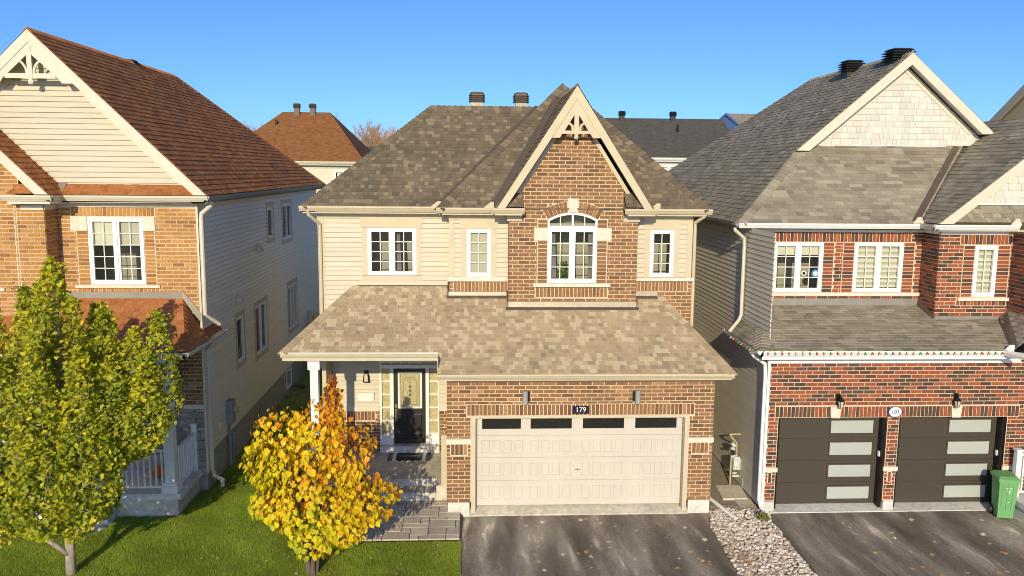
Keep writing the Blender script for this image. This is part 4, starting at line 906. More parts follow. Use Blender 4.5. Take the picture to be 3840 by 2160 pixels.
z = .46; rs = random.Random(5)
while z < 2.05:
    hh = rs.choice((.10, .14, .19, .22)); hh = min(hh, 2.07-z)
    if hh < .05: break
    u = -6.665
    while u < -5.70:
        w = rs.choice((.18, .26, .34, .42)); w = min(w, -5.685-u)
        if -5.685-(u+w) < .1: w = -5.685-u
        mb = MB(); j = .006; pr = rs.uniform(.02, .045); e = .012
        a = [(u+j, z+j), (u+w-j, z+j), (u+w-j, z+hh-j), (u+j, z+hh-j)]; b = [(u+j+e, z+j+e), (u+w-j-e, z+j+e), (u+w-j-e, z+hh-j-e), (u+j+e, z+hh-j-e)]
        mb.loft([yl.P(p, q, 0) for p, q in a], [yl.P(p, q, pr*.6) for p, q in a], M['stone'], rs.random(), (False, False)); tt = mb.t[-1]
        mb.loft([yl.P(p, q, pr*.6) for p, q in a], [yl.P(p, q, pr+rs.uniform(-.006, .006)) for p, q in b], M['stone'], tt, (False, True)); mb.build('stone', sw); u += w
    z += hh
boxes(H2, 'stone_side', M['stone'], [(-6.665, -6.60, 1.505, 2.6, .45, 2.1)]); boxes(H2, 'brick_side', M['brick_main'], [(-6.66, -6.60, 1.505, 2.6, 2.16, 3.6)])
# recessed entry of the left house, mostly behind the tree
ye = front(2.55); boxes(H2, 'entry_wall', M['siding_left'], [(-11.5, -6.6, 2.6, 2.65, .45, 3.6)])
ld = link('front_door', None, R2, (-7.4, 2.55, .6)); mb = MB()
for r in ((-7.95, -7.87, .58, 2.75), (-7.05, -6.97, .58, 2.75), (-7.87, -7.05, 2.67, 2.75)): fbox(mb, ye, *r, -.05, .03, W)
mb.build('door_frame', ld); mb = MB(); fbox(mb, ye, -7.87, -7.05, .58, 2.67, -.05, -.01, M['door_black']); mb.build('door_slab', ld)
sl2 = link('sidelight', None, R2, (-6.85, 2.5, 1.6)); mb = MB()
for r in ((-7.0, -6.93, .58, 2.75), (-6.70, -6.63, .58, 2.75), (-6.93, -6.70, .58, 1.1), (-6.93, -6.70, 1.55, 1.58), (-6.93, -6.70, 2.67, 2.75)): fbox(mb, ye, *r, -.05, .05, W)
mb.build('sidelight_frame', sl2); mb = MB(); fbox(mb, ye, -6.93, -6.70, 1.1, 2.67, -.04, .0, M['dark_glass']); mb.build('pane', sl2)
mb = MB(); fprism(mb, ye, [(-6.80+.07*math.cos(i*math.pi/4), 1.78+.07*math.sin(i*math.pi/4)) for i in range(8)], .001, .006, M['blue_paint']); st = mb.build('sticker', sl2)
mb = MB(); fbox(mb, ye, -6.85, -6.75, 1.775, 1.79, .006, .008, M['white']); mb.build('sticker_band', sl2)
boxes(H2, 'porch_column', M['white'], [(-6.16, -5.94, .06, .27, .58, 3.45), (-6.22, -5.88, .0, .33, .58, .74), (-6.20, -5.90, .02, .31, .74, .80), (-6.20, -5.90, .02, .31, 3.42, 3.60)])
boxes(H2, 'porch_beam', TW, [(-11.5, -5.88, .05, .28, 3.45, 3.6)])
def railing(P0, P1, n, H, zb=.66, zt=1.48):
    P0, P1 = Vector((*P0, 0)), Vector((*P1, 0)); d = (P1-P0).normalized(); s = Vector((-d.y, d.x, 0))
    r = link('railing', None, H.root, P0)
    for z0, z1, w in ((zb, zb+.045, .025), (zt, zt+.05, .032)):
        mb = MB(); q = [P0-s*w, P1-s*w, P1+s*w, P0+s*w]; mb.loft([p+Vector((0, 0, z0)) for p in q], [p+Vector((0, 0, z1)) for p in q], M['white']); mb.build('rail', r)
    for i in range(n):
        c = P0+(P1-P0)*((i+.5)/n); mb = MB(); w = .017; q = [c-d*w-s*w, c+d*w-s*w, c+d*w+s*w, c-d*w+s*w]; mb.loft([p+Vector((0, 0, zb+.045)) for p in q], [p+Vector((0, 0, zt)) for p in q], M['white']); mb.build('baluster', r)
    return r
railing((-7.08, .15), (-6.18, .15), 7, H2); railing((-5.94, .30), (-5.94, 1.38), 10, H2)
boxes(H2, 'newel_post', M['white'], [(-7.17, -7.06, .09, .21, .58, 1.62), (-7.19, -7.04, .07, .23, .58, .66), (-7.185, -7.045, .075, .225, 1.60, 1.64)]); boxes(H2, 'newel_post', M['white'], [(-5.99, -5.88, 1.38, 1.495, .58, 1.70), (-6.0, -5.87, 1.37, 1.5, 1.68, 1.72)])
l = link('wall_lamp', None, R2, (-6.35, 1.4, 3.0)); mb = MB(); mb.box(-6.40, -6.30, 1.36, 1.5, 3.05, 3.18, M['black']); mb.box(-6.41, -6.29, 1.33, 1.45, 2.82, 3.05, M['black']); mb.build('lamp_frame', l); mb = MB(); mb.box(-6.395, -6.305, 1.32, 1.42, 2.72, 2.84, M['lamp_glass']); mb.build('lamp_glass', l)
roof_vent(H2, -9.12, 6.9, 10.53, .5, .0, 'vent', 2, .07, zb=10.2)
boxes(H2, 'side_shell', SL, [(-12.5, -12.4, 1.6, 16.3, 0, 7), (-12.4, -5.7, 16.2, 16.29, 0, 7)])
H2.finish()
pathl = sheet('front_path', [(-12, -.95), (-7.75, -.85), (-7.3, -.62), (-7.18, -.3), (-7.22, .02), (-12, .02)], M['concrete_blue'], .085, thick=.1)
# ------------------------------------------------------------------ the right house (181)
R3 = thing('house', 'red brick house with grey shingles, white shake gable, two dark garage doors, number 181', 'house', (11, 6, 0))
H3 = House(R3); BR = M['brick_red']; SG = M['shingle_grey']
def t_red(): return random.choice((.0, .12, .25, .5, .6, .65, .7, .75, .8, .9)) if random.random() < .8 else random.choice((.05, .15))
def t_red_lo(): return random.choice((.0, .1, .2, .25, .45, .5, .6, .65, .75))
g3 = front(.0)
brick_wall(H3, g3, [[(7.15, .25), (14.5, .25), (14.5, 3.5), (7.15, 3.5)]], BR, holes=[(7.42, 9.935, 0, 2.205), (10.205, 12.72, 0, 2.205), (7.0, 7.44, .94, 1.05), (9.92, 10.22, .94, 1.05), (12.70, 13.1, .94, 1.05), (8.60, 8.83, 2.205, 2.46), (11.39, 11.62, 2.205, 2.46)],
           soldiers=[(7.34, 8.60, 2.21, 2.465), (8.83, 11.39, 2.21, 2.465), (11.62, 12.98, 2.21, 2.465), (7.25, 7.33, .68, .93), (10.03, 10.11, .68, .93)], z0=.27, tints=t_red_lo, name='garage_wall')
boxes(H3, 'garage_core', BR, [(7.16, 7.42, .004, .4, .2, 3.5), (9.935, 10.20, .004, .4, .2, 2.3), (12.73, 14.5, .004, .4, .2, 3.5)])
boxes(H3, 'stone_band', M['limestone'], [(7.12, 7.45, -.03, .01, .945, 1.045)]); boxes(H3, 'stone_band', M['limestone'], [(9.905, 10.235, -.03, .01, .945, 1.045)]); boxes(H3, 'stone_band', M['limestone'], [(12.70, 13.1, -.03, .01, .945, 1.045)])
for u in (8.715, 11.505):
    mb = MB(); fprism(mb, g3, [(u-.10, 2.2), (u+.10, 2.2), (u+.125, 2.465), (u-.125, 2.465)], -.02, .035, M['limestone']); mb.build('keystone', R3)
boxes(H3, 'garage_footing', M['concrete_blue'], [(7.17, 7.41, -.03, .3, -.1, .25), (9.95, 10.19, -.03, .3, -.1, .25), (12.73, 13.2, -.03, .3, -.1, .25)])
mb = MB(); mb.loft([(7.3, -.09, -.05), (12.9, -.09, -.05), (12.9, .4, -.05), (7.3, .4, -.05)], [(7.3, -.09, .02), (12.9, -.09, .02), (12.9, .4, .075), (7.3, .4, .075)], M['concrete_blue']); mb.build('garage_apron', R3)
for i, (a, b) in enumerate(((7.42, 9.935), (10.205, 12.72))):
    d = link('garage_door', None, R3, (a, .26, .07), label=('first' if not i else 'second')+' dark door with four frosted lites counted from the white stones')
    dd = -.27; wz = ((1.75, 2.055), (1.23, 1.535), (.705, 1.0), (.175, .475)); wx = (a+1.335, a+2.335)
    secs = ((1.64, 2.23), (1.115, 1.635), (.59, 1.11), (.07, .585))
    for (s0, s1), (z0, z1) in zip(secs, wz):
        mb = MB()
        for r in ((a+.06, wx[0], s0, s1), (wx[1], b-.06, s0, s1), (wx[0], wx[1], s0, z0), (wx[0], wx[1], z1, s1)): fbox(mb, g3, *r, dd-.04, dd, M['bronze'])
        mb.build('door_section', d); mb = MB(); e = .028
        for r in ((wx[0]-e, wx[1]+e, z1, z1+e), (wx[0]-e, wx[1]+e, z0-e, z0), (wx[0]-e, wx[0], z0, z1), (wx[1], wx[1]+e, z0, z1)): fbox(mb, g3, *r, dd+.001, dd+.016, M['bronze'])
        mb.build('lite_frame', d); mb = MB(); fbox(mb, g3, wx[0]+.002, wx[1]-.002, z0+.002, z1-.002, dd-.02, dd-.01, M['frost']); mb.build('frosted_lite', d)
    mb = MB()
    for r in ((a, a+.06, .05, 2.205), (b-.06, b, .05, 2.205)): fbox(mb, g3, *r, dd-.05, -.05, M['black'])
    fbox(mb, g3, a, b, 2.205, 2.26, dd-.04, -.02, M['black']); mb.build('door_jamb', d)
    mb = MB(); mb.box(b-.085, b-.06, .13, .19, 1.24, 1.36, M['white']); mb.build('keypad', d)
for u, s in ((8.74, 1), (11.47, -1)):
    l = link('wall_lamp', None, R3, (u, -.1, 2.6)); mb = MB(); fbox(mb, g3, u-.05, u+.05, 2.60, 2.76, 0, .03, M['black']); mb.tube([g3.P(u, 2.70, .02), g3.P(u+.02*s, 2.74, .09), g3.P(u+.03*s, 2.69, .14)], .018, M['black'], 6)
    P = [(u+.03*s+.085*math.cos(i*math.pi/3), -.14+.085*math.sin(i*math.pi/3)) for i in range(6)]
    mb.loft([(x, y, 2.62) for x, y in P], [((x-u-.03*s)*.3+u+.03*s, (y+.14)*.3-.14, 2.70) for x, y in P], M['black']); mb.build('lamp_hood', l)
    mb = MB(); mb.loft([((x-u-.03*s)*.45+u+.03*s, (y+.14)*.45-.14, 2.46) for x, y in P], [((x-u-.03*s)*.85+u+.03*s, (y+.14)*.85-.14, 2.62) for x, y in P], M['lamp_glass']); mb.build('lamp_glass', l)
    mb = MB()
    for x, y in P: mb.tube([((x-u-.03*s)*.47+u+.03*s, (y+.14)*.47-.14, 2.455), ((x-u-.03*s)*.88+u+.03*s, (y+.14)*.88-.14, 2.625)], .007, M['black'], 4)
    mb.build('lamp_cage', l)
ov = lambda r, s=.75: [(10.085+r*math.cos(i*math.pi/12), 2.335+r*s*math.sin(i*math.pi/12)) for i in range(24)]
mb = MB(); fprism(mb, g3, ov(.16, .80), .012, .026, M['blue_paint']); fprism(mb, g3, ov(.143, .80), .026, .030, M['white'])
for s in (-1, 1): fprism(mb, g3, [(10.085+s*.15, 2.38), (10.085+s*.20, 2.335), (10.085+s*.15, 2.29)], .011, .02, M['blue_paint'])
pl = mb.build('house_number', R3); text_obj('digits', '181', .13, g3, 10.085, 2.332, .034, M['blue_paint'], pl, .002)
# lower roof of the right house
mR = .275; zr3 = lambda y: 3.835+mR*(y+.42); PR = lambda x, y: (x, y, zr3(y))
def t_grey(): return random.choice((.05, .2, .3, .35, .45, .5, .55, .65, .75, .9, 1.0))
shingles(H3, plane_frame((0, -.42, 3.835), 'F', mR), [[PR(6.80, -.42), PR(12.45, -.42), PR(13.3, 1.9), PR(7.68, 1.9)]], SG, name='lower_roof', tints=t_grey, widths=(.15, .22, .3, .34))
mS3 = (zr3(1.9)-3.835)/(7.68-6.76)
shingles(H3, plane_frame((6.76, 0, 3.835), 'L', mS3), [[(6.76, -.42, 3.835), (6.76, 2.1, 3.835), (7.16, 2.1, 3.835+mS3*.4), (7.16, 1.9, 3.835+mS3*.4), (7.68, 1.9, zr3(1.9))]], SG, name='lower_roof_end', tints=t_grey, widths=(.15, .22, .3, .34))
ridge_caps(H3, (6.79, -.40, 3.845), (7.68, 1.88, zr3(1.88)), (0, -mR, 1), (-mS3, 0, 1), SG, w=.2)
shingles(H3, plane_frame((12.42, 0, 3.83), 'L', .75), [[(12.42, -.42, 3.83), (14.4, -.42, 3.83+.75*1.98), (14.4, 1.2, 3.83+.75*1.98), (13.1, 1.2, 3.83+.75*.68)]], SG, name='porch_roof', tints=t_grey)
mb = MB(); mb.face([(12.38, -.42, 3.86), (12.52, -.42, 3.93), (13.2, 1.05, 4.44), (13.0, 1.05, 4.26)], M['metal_brown']); mb.build('valley_flashing', R3)
gutter(H3, (6.85, -.33, 3.83), (12.38, -.33, 3.83), (0, -1, 0), M['white']); gutter(H3, (6.84, 2.1, 3.83), (6.84, -.42, 3.83), (-1, 0, 0), M['white']); gutter(H3, (12.30, -.36, 3.83), (12.55, -1.0, 3.83), (-.93, -.36, 0), M['white'])
boxes(H3, 'soffit', M['white'], [(6.85, 12.9, -.33, 0, 3.66, 3.69), (6.86, 7.16, -.33, 2.1, 3.66, 3.69)]); boxes(H3, 'fascia', M['white'], [(6.85, 12.45, -.345, -.33, 3.62, 3.83), (6.85, 6.865, -.33, 2.1, 3.66, 3.83)])
boxes(H3, 'frieze_board', M['white'], [(7.15, 12.9, -.03, -.0, 3.46, 3.66)])
mb = MB(); mb.loft([(12.16, -.46, 3.80), (12.42, -.46, 3.80), (12.42, -.44, 3.80), (12.16, -.44, 3.80)], [(12.32, -.46, 3.96), (12.42, -.46, 3.96), (12.42, -.44, 3.96), (12.32, -.44, 3.96)], M['white']); mb.build('gutter_guard', R3)
# second floor
y2 = front(1.9); XB = 11.48
brick_wall(H3, y2, [[(7.22, 4.0), (XB, 4.0), (XB, 6.26), (7.22, 6.26)]], BR, holes=[(7.816, 9.034, 4.79, 5.995), (9.804, 11.019, 4.79, 6.0), (7.5, XB, 4.70, 4.775)], soldiers=[(7.50, 11.2, 6.005, 6.245)], stack=[(7.54, 7.81, 4.78, 5.995), (9.04, 9.30, 4.78, 5.995), (9.53, 9.80, 4.78, 5.995), (11.03, 11.30, 4.78, 5.995)], z0=4.16, tints=t_red, name='front_wall')
window(H3, y2, 7.816, 9.034, 4.79, 5.995, 2, (2, 4), blind=('white', .22)); window(H3, y2, 9.804, 11.019, 4.79, 6.0, 2, (2, 4), blind=('zebra', .99))
for cx, cz, r, mt in ((8.885, 5.235, .10, 'decal_blue'), (8.60, 5.24, .065, 'decal_white')):
    mb = MB(); fprism(mb, y2, [(cx+r*math.cos(i*math.pi/8), cz+r*math.sin(i*math.pi/8)) for i in range(16)], -.029, -.0275, M[mt])
    fprism(mb, y2, [(cx+r*.55*math.cos(i*math.pi/6), cz+r*.6*math.sin(i*math.pi/6)) for i in range(12)], -.0275, -.0268, M['decal_white' if mt == 'decal_blue' else 'navy']); mb.build('window_sticker', R3)
fboxes(H3, 'stone_sill', M['limestone'], y2, [(7.5, XB-.005, 4.70, 4.78, -.05, .06)])
fboxes(H3, 'frieze_board', M['white'], y2, [(7.2, XB, 6.25, 6.34, 0, .03)])
y3 = front(1.15)
brick_wall(H3, y3, [[(XB, 4.0), (13.24, 4.0), (13.24, 6.28), (XB, 6.28)]], BR, holes=[(12.345, 12.895, 4.795, 6.0), (12.0, 13.24, 4.695, 4.765)], soldiers=[(11.98, 13.22, 6.02, 6.255), (11.99, 13.2, 4.57, 4.69)], stack=[(12.08, 12.34, 4.78, 6.0), (12.9, 13.2, 4.78, 6.0)], z0=4.33, u0=.1, tints=t_red, name='bay_wall')
window(H3, y3, 12.345, 12.895, 4.795, 6.0, 1, (2, 4), blind=('zebra', .99))
fboxes(H3, 'stone_sill', M['limestone'], y3, [(12.0, 13.24, 4.695, 4.77, -.05, .06)]); fboxes(H3, 'frieze_board', M['white'], y3, [(XB-.02, 13.1, 6.26, 6.35, 0, .03)])
brick_wall(H3, side_l(XB), [[(-1.9, 4.0), (-1.155, 4.0), (-1.155, 6.3), (-1.9, 6.3)]], BR, z0=4.33, tints=t_red_lo, name='bay_side_wall')
boxes(H3, 'frieze_board', M['white'], [(XB-.03, XB, 1.12, 1.87, 6.26, 6.35)])
brick_wall(H3, side_l(13.25), [[(-1.15, 4.0), (-.52, 4.0), (-.52, 6.3), (-1.15, 6.3)]], BR, z0=4.33, tints=t_red_lo, name='bay_side_wall')
brick_wall(H3, front(.5), [[(13.26, 4.0), (15.5, 4.0), (15.5, 6.3), (13.26, 6.3)]], BR, z0=4.33, tints=t_red, name='front_wall')
mb = MB(); zz = zr3
mb.loft([(7.60, 1.86, zz(1.86)), (XB, 1.86, zz(1.86)), (XB, 1.9, zz(1.9)), (7.60, 1.9, zz(1.9))], [(7.62, 1.875, 4.63), (XB, 1.875, 4.63), (XB, 1.9, 4.63), (7.62, 1.9, 4.63)], M['metal_grey'])
mb.loft([(7.20, 1.85, 4.12), (7.66, 1.85, 4.50), (7.66, 1.9, 4.50), (7.20, 1.9, 4.12)], [(7.20, 1.88, 4.25), (7.64, 1.88, 4.64), (7.64, 1.9, 4.64), (7.20, 1.9, 4.25)], M['trim_tan'])
mb.loft([(XB-.02, 1.09, zz(1.09)), (13.24, 1.09, zz(1.09)), (13.24, 1.15, zz(1.15)), (XB-.02, 1.15, zz(1.15))], [(XB, 1.12, 4.33), (13.24, 1.12, 4.33), (13.24, 1.15, 4.33), (XB, 1.15, 4.33)], M['metal_grey'])
mb.loft([(XB-.05, 1.1, zz(1.1)), (XB-.05, 1.9, zz(1.9)), (XB, 1.9, zz(1.9)), (XB, 1.1, zz(1.1))], [(XB-.02, 1.1, 4.33), (XB-.02, 1.9, 4.62), (XB, 1.9, 4.62), (XB, 1.1, 4.33)], M['metal_brown']); mb.build('flashing', R3)
# main roof of the right house
mG = .86; zE = 6.475
GF = lambda x, y: (x, y, zE+mG*(y-1.48))
GLf = lambda x, y: (x, y, zE+mG*(x-6.77))
XP, YG = 11.68, 3.70; zP = zE+mG*(XP-6.77)
shingles(H3, plane_frame((0, 1.48, zE), 'F', mG), [[GF(6.77, 1.48), GF(11.15, 1.48), GF(13.4, 3.72), GF(9.01, 3.72)]], SG, name='front_roof', tints=t_grey, widths=(.15, .22, .3, .34))
shingles(H3, plane_frame((6.77, 0, zE), 'L', mG), [[GLf(6.77, 1.48), GLf(8.75, 3.37), GLf(8.75, 13.8), GLf(6.77, 16.5)], [GLf(8.75, 3.37), GLf(XP, 3.37), GLf(XP, 9.8), GLf(8.75, 13.8)]], SG, name='main_roof', tints=t_grey, expo=.15, h=.015, widths=(.15, .2, .24, .3))
mb = MB(); mb.face([GLf(XP, 3.37), (XP+4.9, 3.37, zE), (XP+4.9, 16.5, zE), GLf(XP, 9.8)], SG); mb.face([GLf(XP, 9.8), (XP+4.9, 16.5, zE), GLf(6.77, 16.5)], SG); mb.build('rear_roof', R3)
ridge_caps(H3, GF(6.8, 1.51), GF(8.8, 3.4), (0, -mG, 1), (-mG, 0, 1), SG, w=.2); ridge_caps(H3, GLf(XP, 3.4), GLf(XP, 9.8), (-mG, 0, 1), (mG, 0, 1), SG)
rake(H3, 3.36, (XP, zP-.01), (8.82, zE+mG*(8.82-6.77)-.02), TW, mG, .29, depth=.34, frieze=(3.70, .30, .15)); rake(H3, 3.36, (XP, zP-.01), (14.0, zP-.02-mG*(14.0-XP)), TW, mG, .29, depth=.34, frieze=(3.70, .30, .15))
# white shakes on the gable
yg = front(3.70); hull = [(9.30, 8.385), (14.05, 8.385), (XP, 10.42)]
mb = MB(); mb.face([yg.P(*p) for p in hull], M['shake']); gw = mb.build('gable_wall', R3)
def shakes(wall, fr, hull, z0, z1, u0, u1, pitch=.155):
    k = 0; z = z0
    while z < z1:
        u = u0-random.random()*.2
        while u < u1:
            w = random.choice((.11, .16, .20, .24)); q = clip(rpoly((u+.003, u+w-.003, z+random.uniform(-.004, .004), z+pitch)), hull); u += w
            if len(q) > 2 and abs(area2(q)) > .002:
                mb = MB(); mb.loft([fr.P(a, b, .001) for a, b in q], [fr.P(a, b, .004+.016*(1-(b-z)/pitch)) for a, b in q], M['shake'], random.random(), (False, True)); mb.build('shake', wall)
        z += pitch
shakes(gw, yg, hull, 8.39, 10.4, 9.2, 14.2)
fboxes(H3, 'gable_base_trim', M['white'], yg, [(9.28, 12.9, 8.35, 8.385, 0, .035)])
# small right-hand gable over the bay
mH = .80; YS = .80; XS = 11.22; zS = 6.52
SL_ = lambda x, y: (x, y, zS+mH*(x-XS))
shingles(H3, plane_frame((XS, 0, zS), 'L', mH), [[SL_(XS, YS), SL_(14.4, YS), SL_(14.4, 3.6), SL_(13.2, 3.6), SL_(XS, 1.52)], [SL_(13.2, 3.6), SL_(14.4, 3.6), SL_(14.4, 5.0)]], SG, name='small_gable_roof', tints=t_grey, expo=.15, h=.014, widths=(.15, .2, .24, .3))
mb = MB(); mb.face([SL_(14.4, YS), (17.6, YS, zS), (17.6, 5, zS), SL_(14.4, 5)], SG); mb.build('small_gable_rear', R3)
rake(H3, YS, (14.4, zS+mH*(14.4-XS)-.01), (XS+.02, zS), TW, mH, .26, depth=.3, frieze=(1.15, .30, .1))
ys = front(1.15); hull = [(11.9, 6.98), (14.4, 6.98), (14.4, 8.75), (14.2, 8.72)]; mb = MB(); mb.face([ys.P(*p) for p in hull], M['shake']); sw = mb.build('small_gable_wall', R3); shakes(sw, ys, hull, 6.985, 8.7, 11.7, 14.4)
fboxes(H3, 'gable_base_trim', M['white'], ys, [(11.9, 14.5, 6.95, 6.985, 0, .03)])
shingles(H3, plane_frame((0, .85, 6.56), 'F', 1.2), [[(11.55, .85, 6.56), (14.6, .85, 6.56), (14.6, 1.15, 6.96), (11.75, 1.15, 6.96)]], SG, name='return_roof', tints=t_grey)
mb = MB(); v0, v1 = Vector(GF(11.12, 1.5)), Vector(GF(13.25, 3.65)); dg = (v1-v0).normalized(); nG = Vector((0, -mG, 1)).normalized(); strip(mb, v0, v1, nG.cross(dg), M['metal_brown'], .15, nG*.018); mb.build('valley_flashing', R3)
gutter(H3, (6.80, 1.56, 6.48), (11.2, 1.56, 6.48), (0, -1, 0), M['white']); gutter(H3, (6.84, 16, 6.48), (6.84, 1.5, 6.48), (-1, 0, 0), M['metal_grey']); gutter(H3, (11.15, .90, 6.50), (13.15, .90, 6.50), (0, -1, 0), M['white']); gutter(H3, (11.25, 1.5, 6.50), (11.25, .82, 6.50), (-1, 0, 0), TW); gutter(H3, (13.05, .35, 6.50), (15, .35, 6.50), (0, -1, 0), M['white'])
boxes(H3, 'soffit', TW, [(6.85, 11.3, 1.55, 1.9, 6.33, 6.36), (11.25, 15, .9, 1.15, 6.35, 6.38), (11.25, XB, 1.1, 1.9, 6.35, 6.38), (6.85, 7.2, 1.55, 16, 6.33, 6.36)])
boxes(H3, 'fascia', TW, [(6.85, 11.3, 1.55, 1.565, 6.33, 6.48), (11.25, 13.2, .885, .90, 6.35, 6.5), (6.85, 6.865, 1.56, 16, 6.33, 6.48)])
for x, y, z in ((11.1, 1.44, 6.49), (13.05, .78, 6.5)):
    mb = MB(); mb.loft([(x-.14, y, z), (x+.14, y, z), (x+.14, y+.03, z), (x-.14, y+.03, z)], [(x-.02, y, z+.15), (x+.06, y, z+.15), (x+.06, y+.03, z+.15), (x-.02, y+.03, z+.15)], TW); mb.build('gutter_guard', R3)
# left side wall
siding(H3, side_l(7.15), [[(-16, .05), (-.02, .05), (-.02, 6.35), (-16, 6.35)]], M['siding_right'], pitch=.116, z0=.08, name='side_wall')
boxes(H3, 'corner_trim', M['white'], [(7.11, 7.17, -.035, .06, .05, 3.66), (7.13, 7.235, 1.86, 1.93, 4.0, 6.33)]); boxes(H3, 'foundation', M['foundation'], [(7.17, 14, .4, 16, -.2, .08)])
boxes(H3, 'shell_wall', M['siding_right'], [(15.5, 15.6, 1, 16, 0, 6.4), (7.2, 15.5, 15.9, 16, 0, 6.4)])
pipe(H3, [(6.75, 1.62, 6.36), (6.76, 1.62, 6.30), (7.02, 1.72, 6.10), (7.04, 1.75, 5.9), (7.04, 1.75, 4.25), (6.98, 1.72, 4.12), (6.72, 1.60, 3.86)], TW, .042)
pipe(H3, [(6.74, .10, 3.70), (6.80, .05, 3.62), (7.04, -.02, 3.45), (7.06, -.02, 3.2), (7.06, -.02, .30), (7.08, -.12, .16), (7.18, -.42, .04)], M['white'], .042)
gm = link('gas_meter', None, R3, (7.0, 1.6, .7)); mb = MB(); mb.tube([(7.15, 1.62, 1.31), (6.86, 1.62, 1.30)], .022, M['pipe_yellow'], 6); mb.tube([(6.86, 1.62, 1.31), (6.93, 1.58, 1.20), (7.03, 1.58, 1.10), (7.04, 1.58, .80)], .02, M['pipe_yellow'], 6); mb.tube([(6.92, 1.62, .72), (6.92, 1.62, 0)], .022, M['pipe_yellow'], 6); mb.build('gas_pipe', gm)
mb = MB(); mb.box(6.95, 7.12, 1.5, 1.68, .44, .68, M['meter_pale']); mb.loft([(6.93, 1.48, .66), (7.13, 1.48, .66), (7.13, 1.7, .66), (6.93, 1.7, .66)], [(6.97, 1.53, .76), (7.10, 1.53, .76), (7.10, 1.66, .76), (6.97, 1.66, .76)], M['meter_pale']); mb.tube([(6.90, 1.6, .74), (7.05, 1.6, .76)], .035, M['meter_pale'], 8)
mb.tube([(7.0, 1.495, .60), (7.0, 1.475, .60)], .05, M['white'], 10); mb.build('meter_body', gm)
mb = MB(); mb.tube([(6.92, 1.60, 1.02), (6.99, 1.60, 1.06)], .07, M['meter_pale'], 10); mb.tube([(6.88, 1.56, .98), (6.98, 1.56, .94)], .03, M['meter_pale'], 8); mb.build('regulator', gm); mb = MB(); mb.box(6.95, 7.12, 1.55, 1.6, .24, .29, M['meter_pale']); mb.box(6.95, 7.05, 1.55, 1.6, .32, .36, M['meter_pale']); mb.build('pipe_bracket', gm)
pipe(H3, [(7.12, 1.32, .30), (7.12, 1.32, .02)], M['meter_grey'], .015, 'conduit')
# porch at the far right edge
boxes(H3, 'porch_base', M['concrete_blue'], [(12.78, 16, -1.2, -.03, -.1, .30)]); boxes(H3, 'porch_deck', M['concrete_blue'], [(12.74, 16, -1.24, -.03, .30, .42)])
boxes(H3, 'newel_post', M['white'], [(12.82, 12.94, -.32, -.2, .42, 1.50), (12.80, 12.96, -.34, -.18, 1.49, 1.53)]); railing((12.95, -.26), (14.2, -.26), 9, H3, .50, 1.38)
for i, (x, y, w) in enumerate(((11.46, 6.35, .60), (11.63, 4.0, .66))): roof_vent(H3, x, y, 10.53, w, .03, 'vent_dark', 4, .26, zb=9.9)
H3.finish()

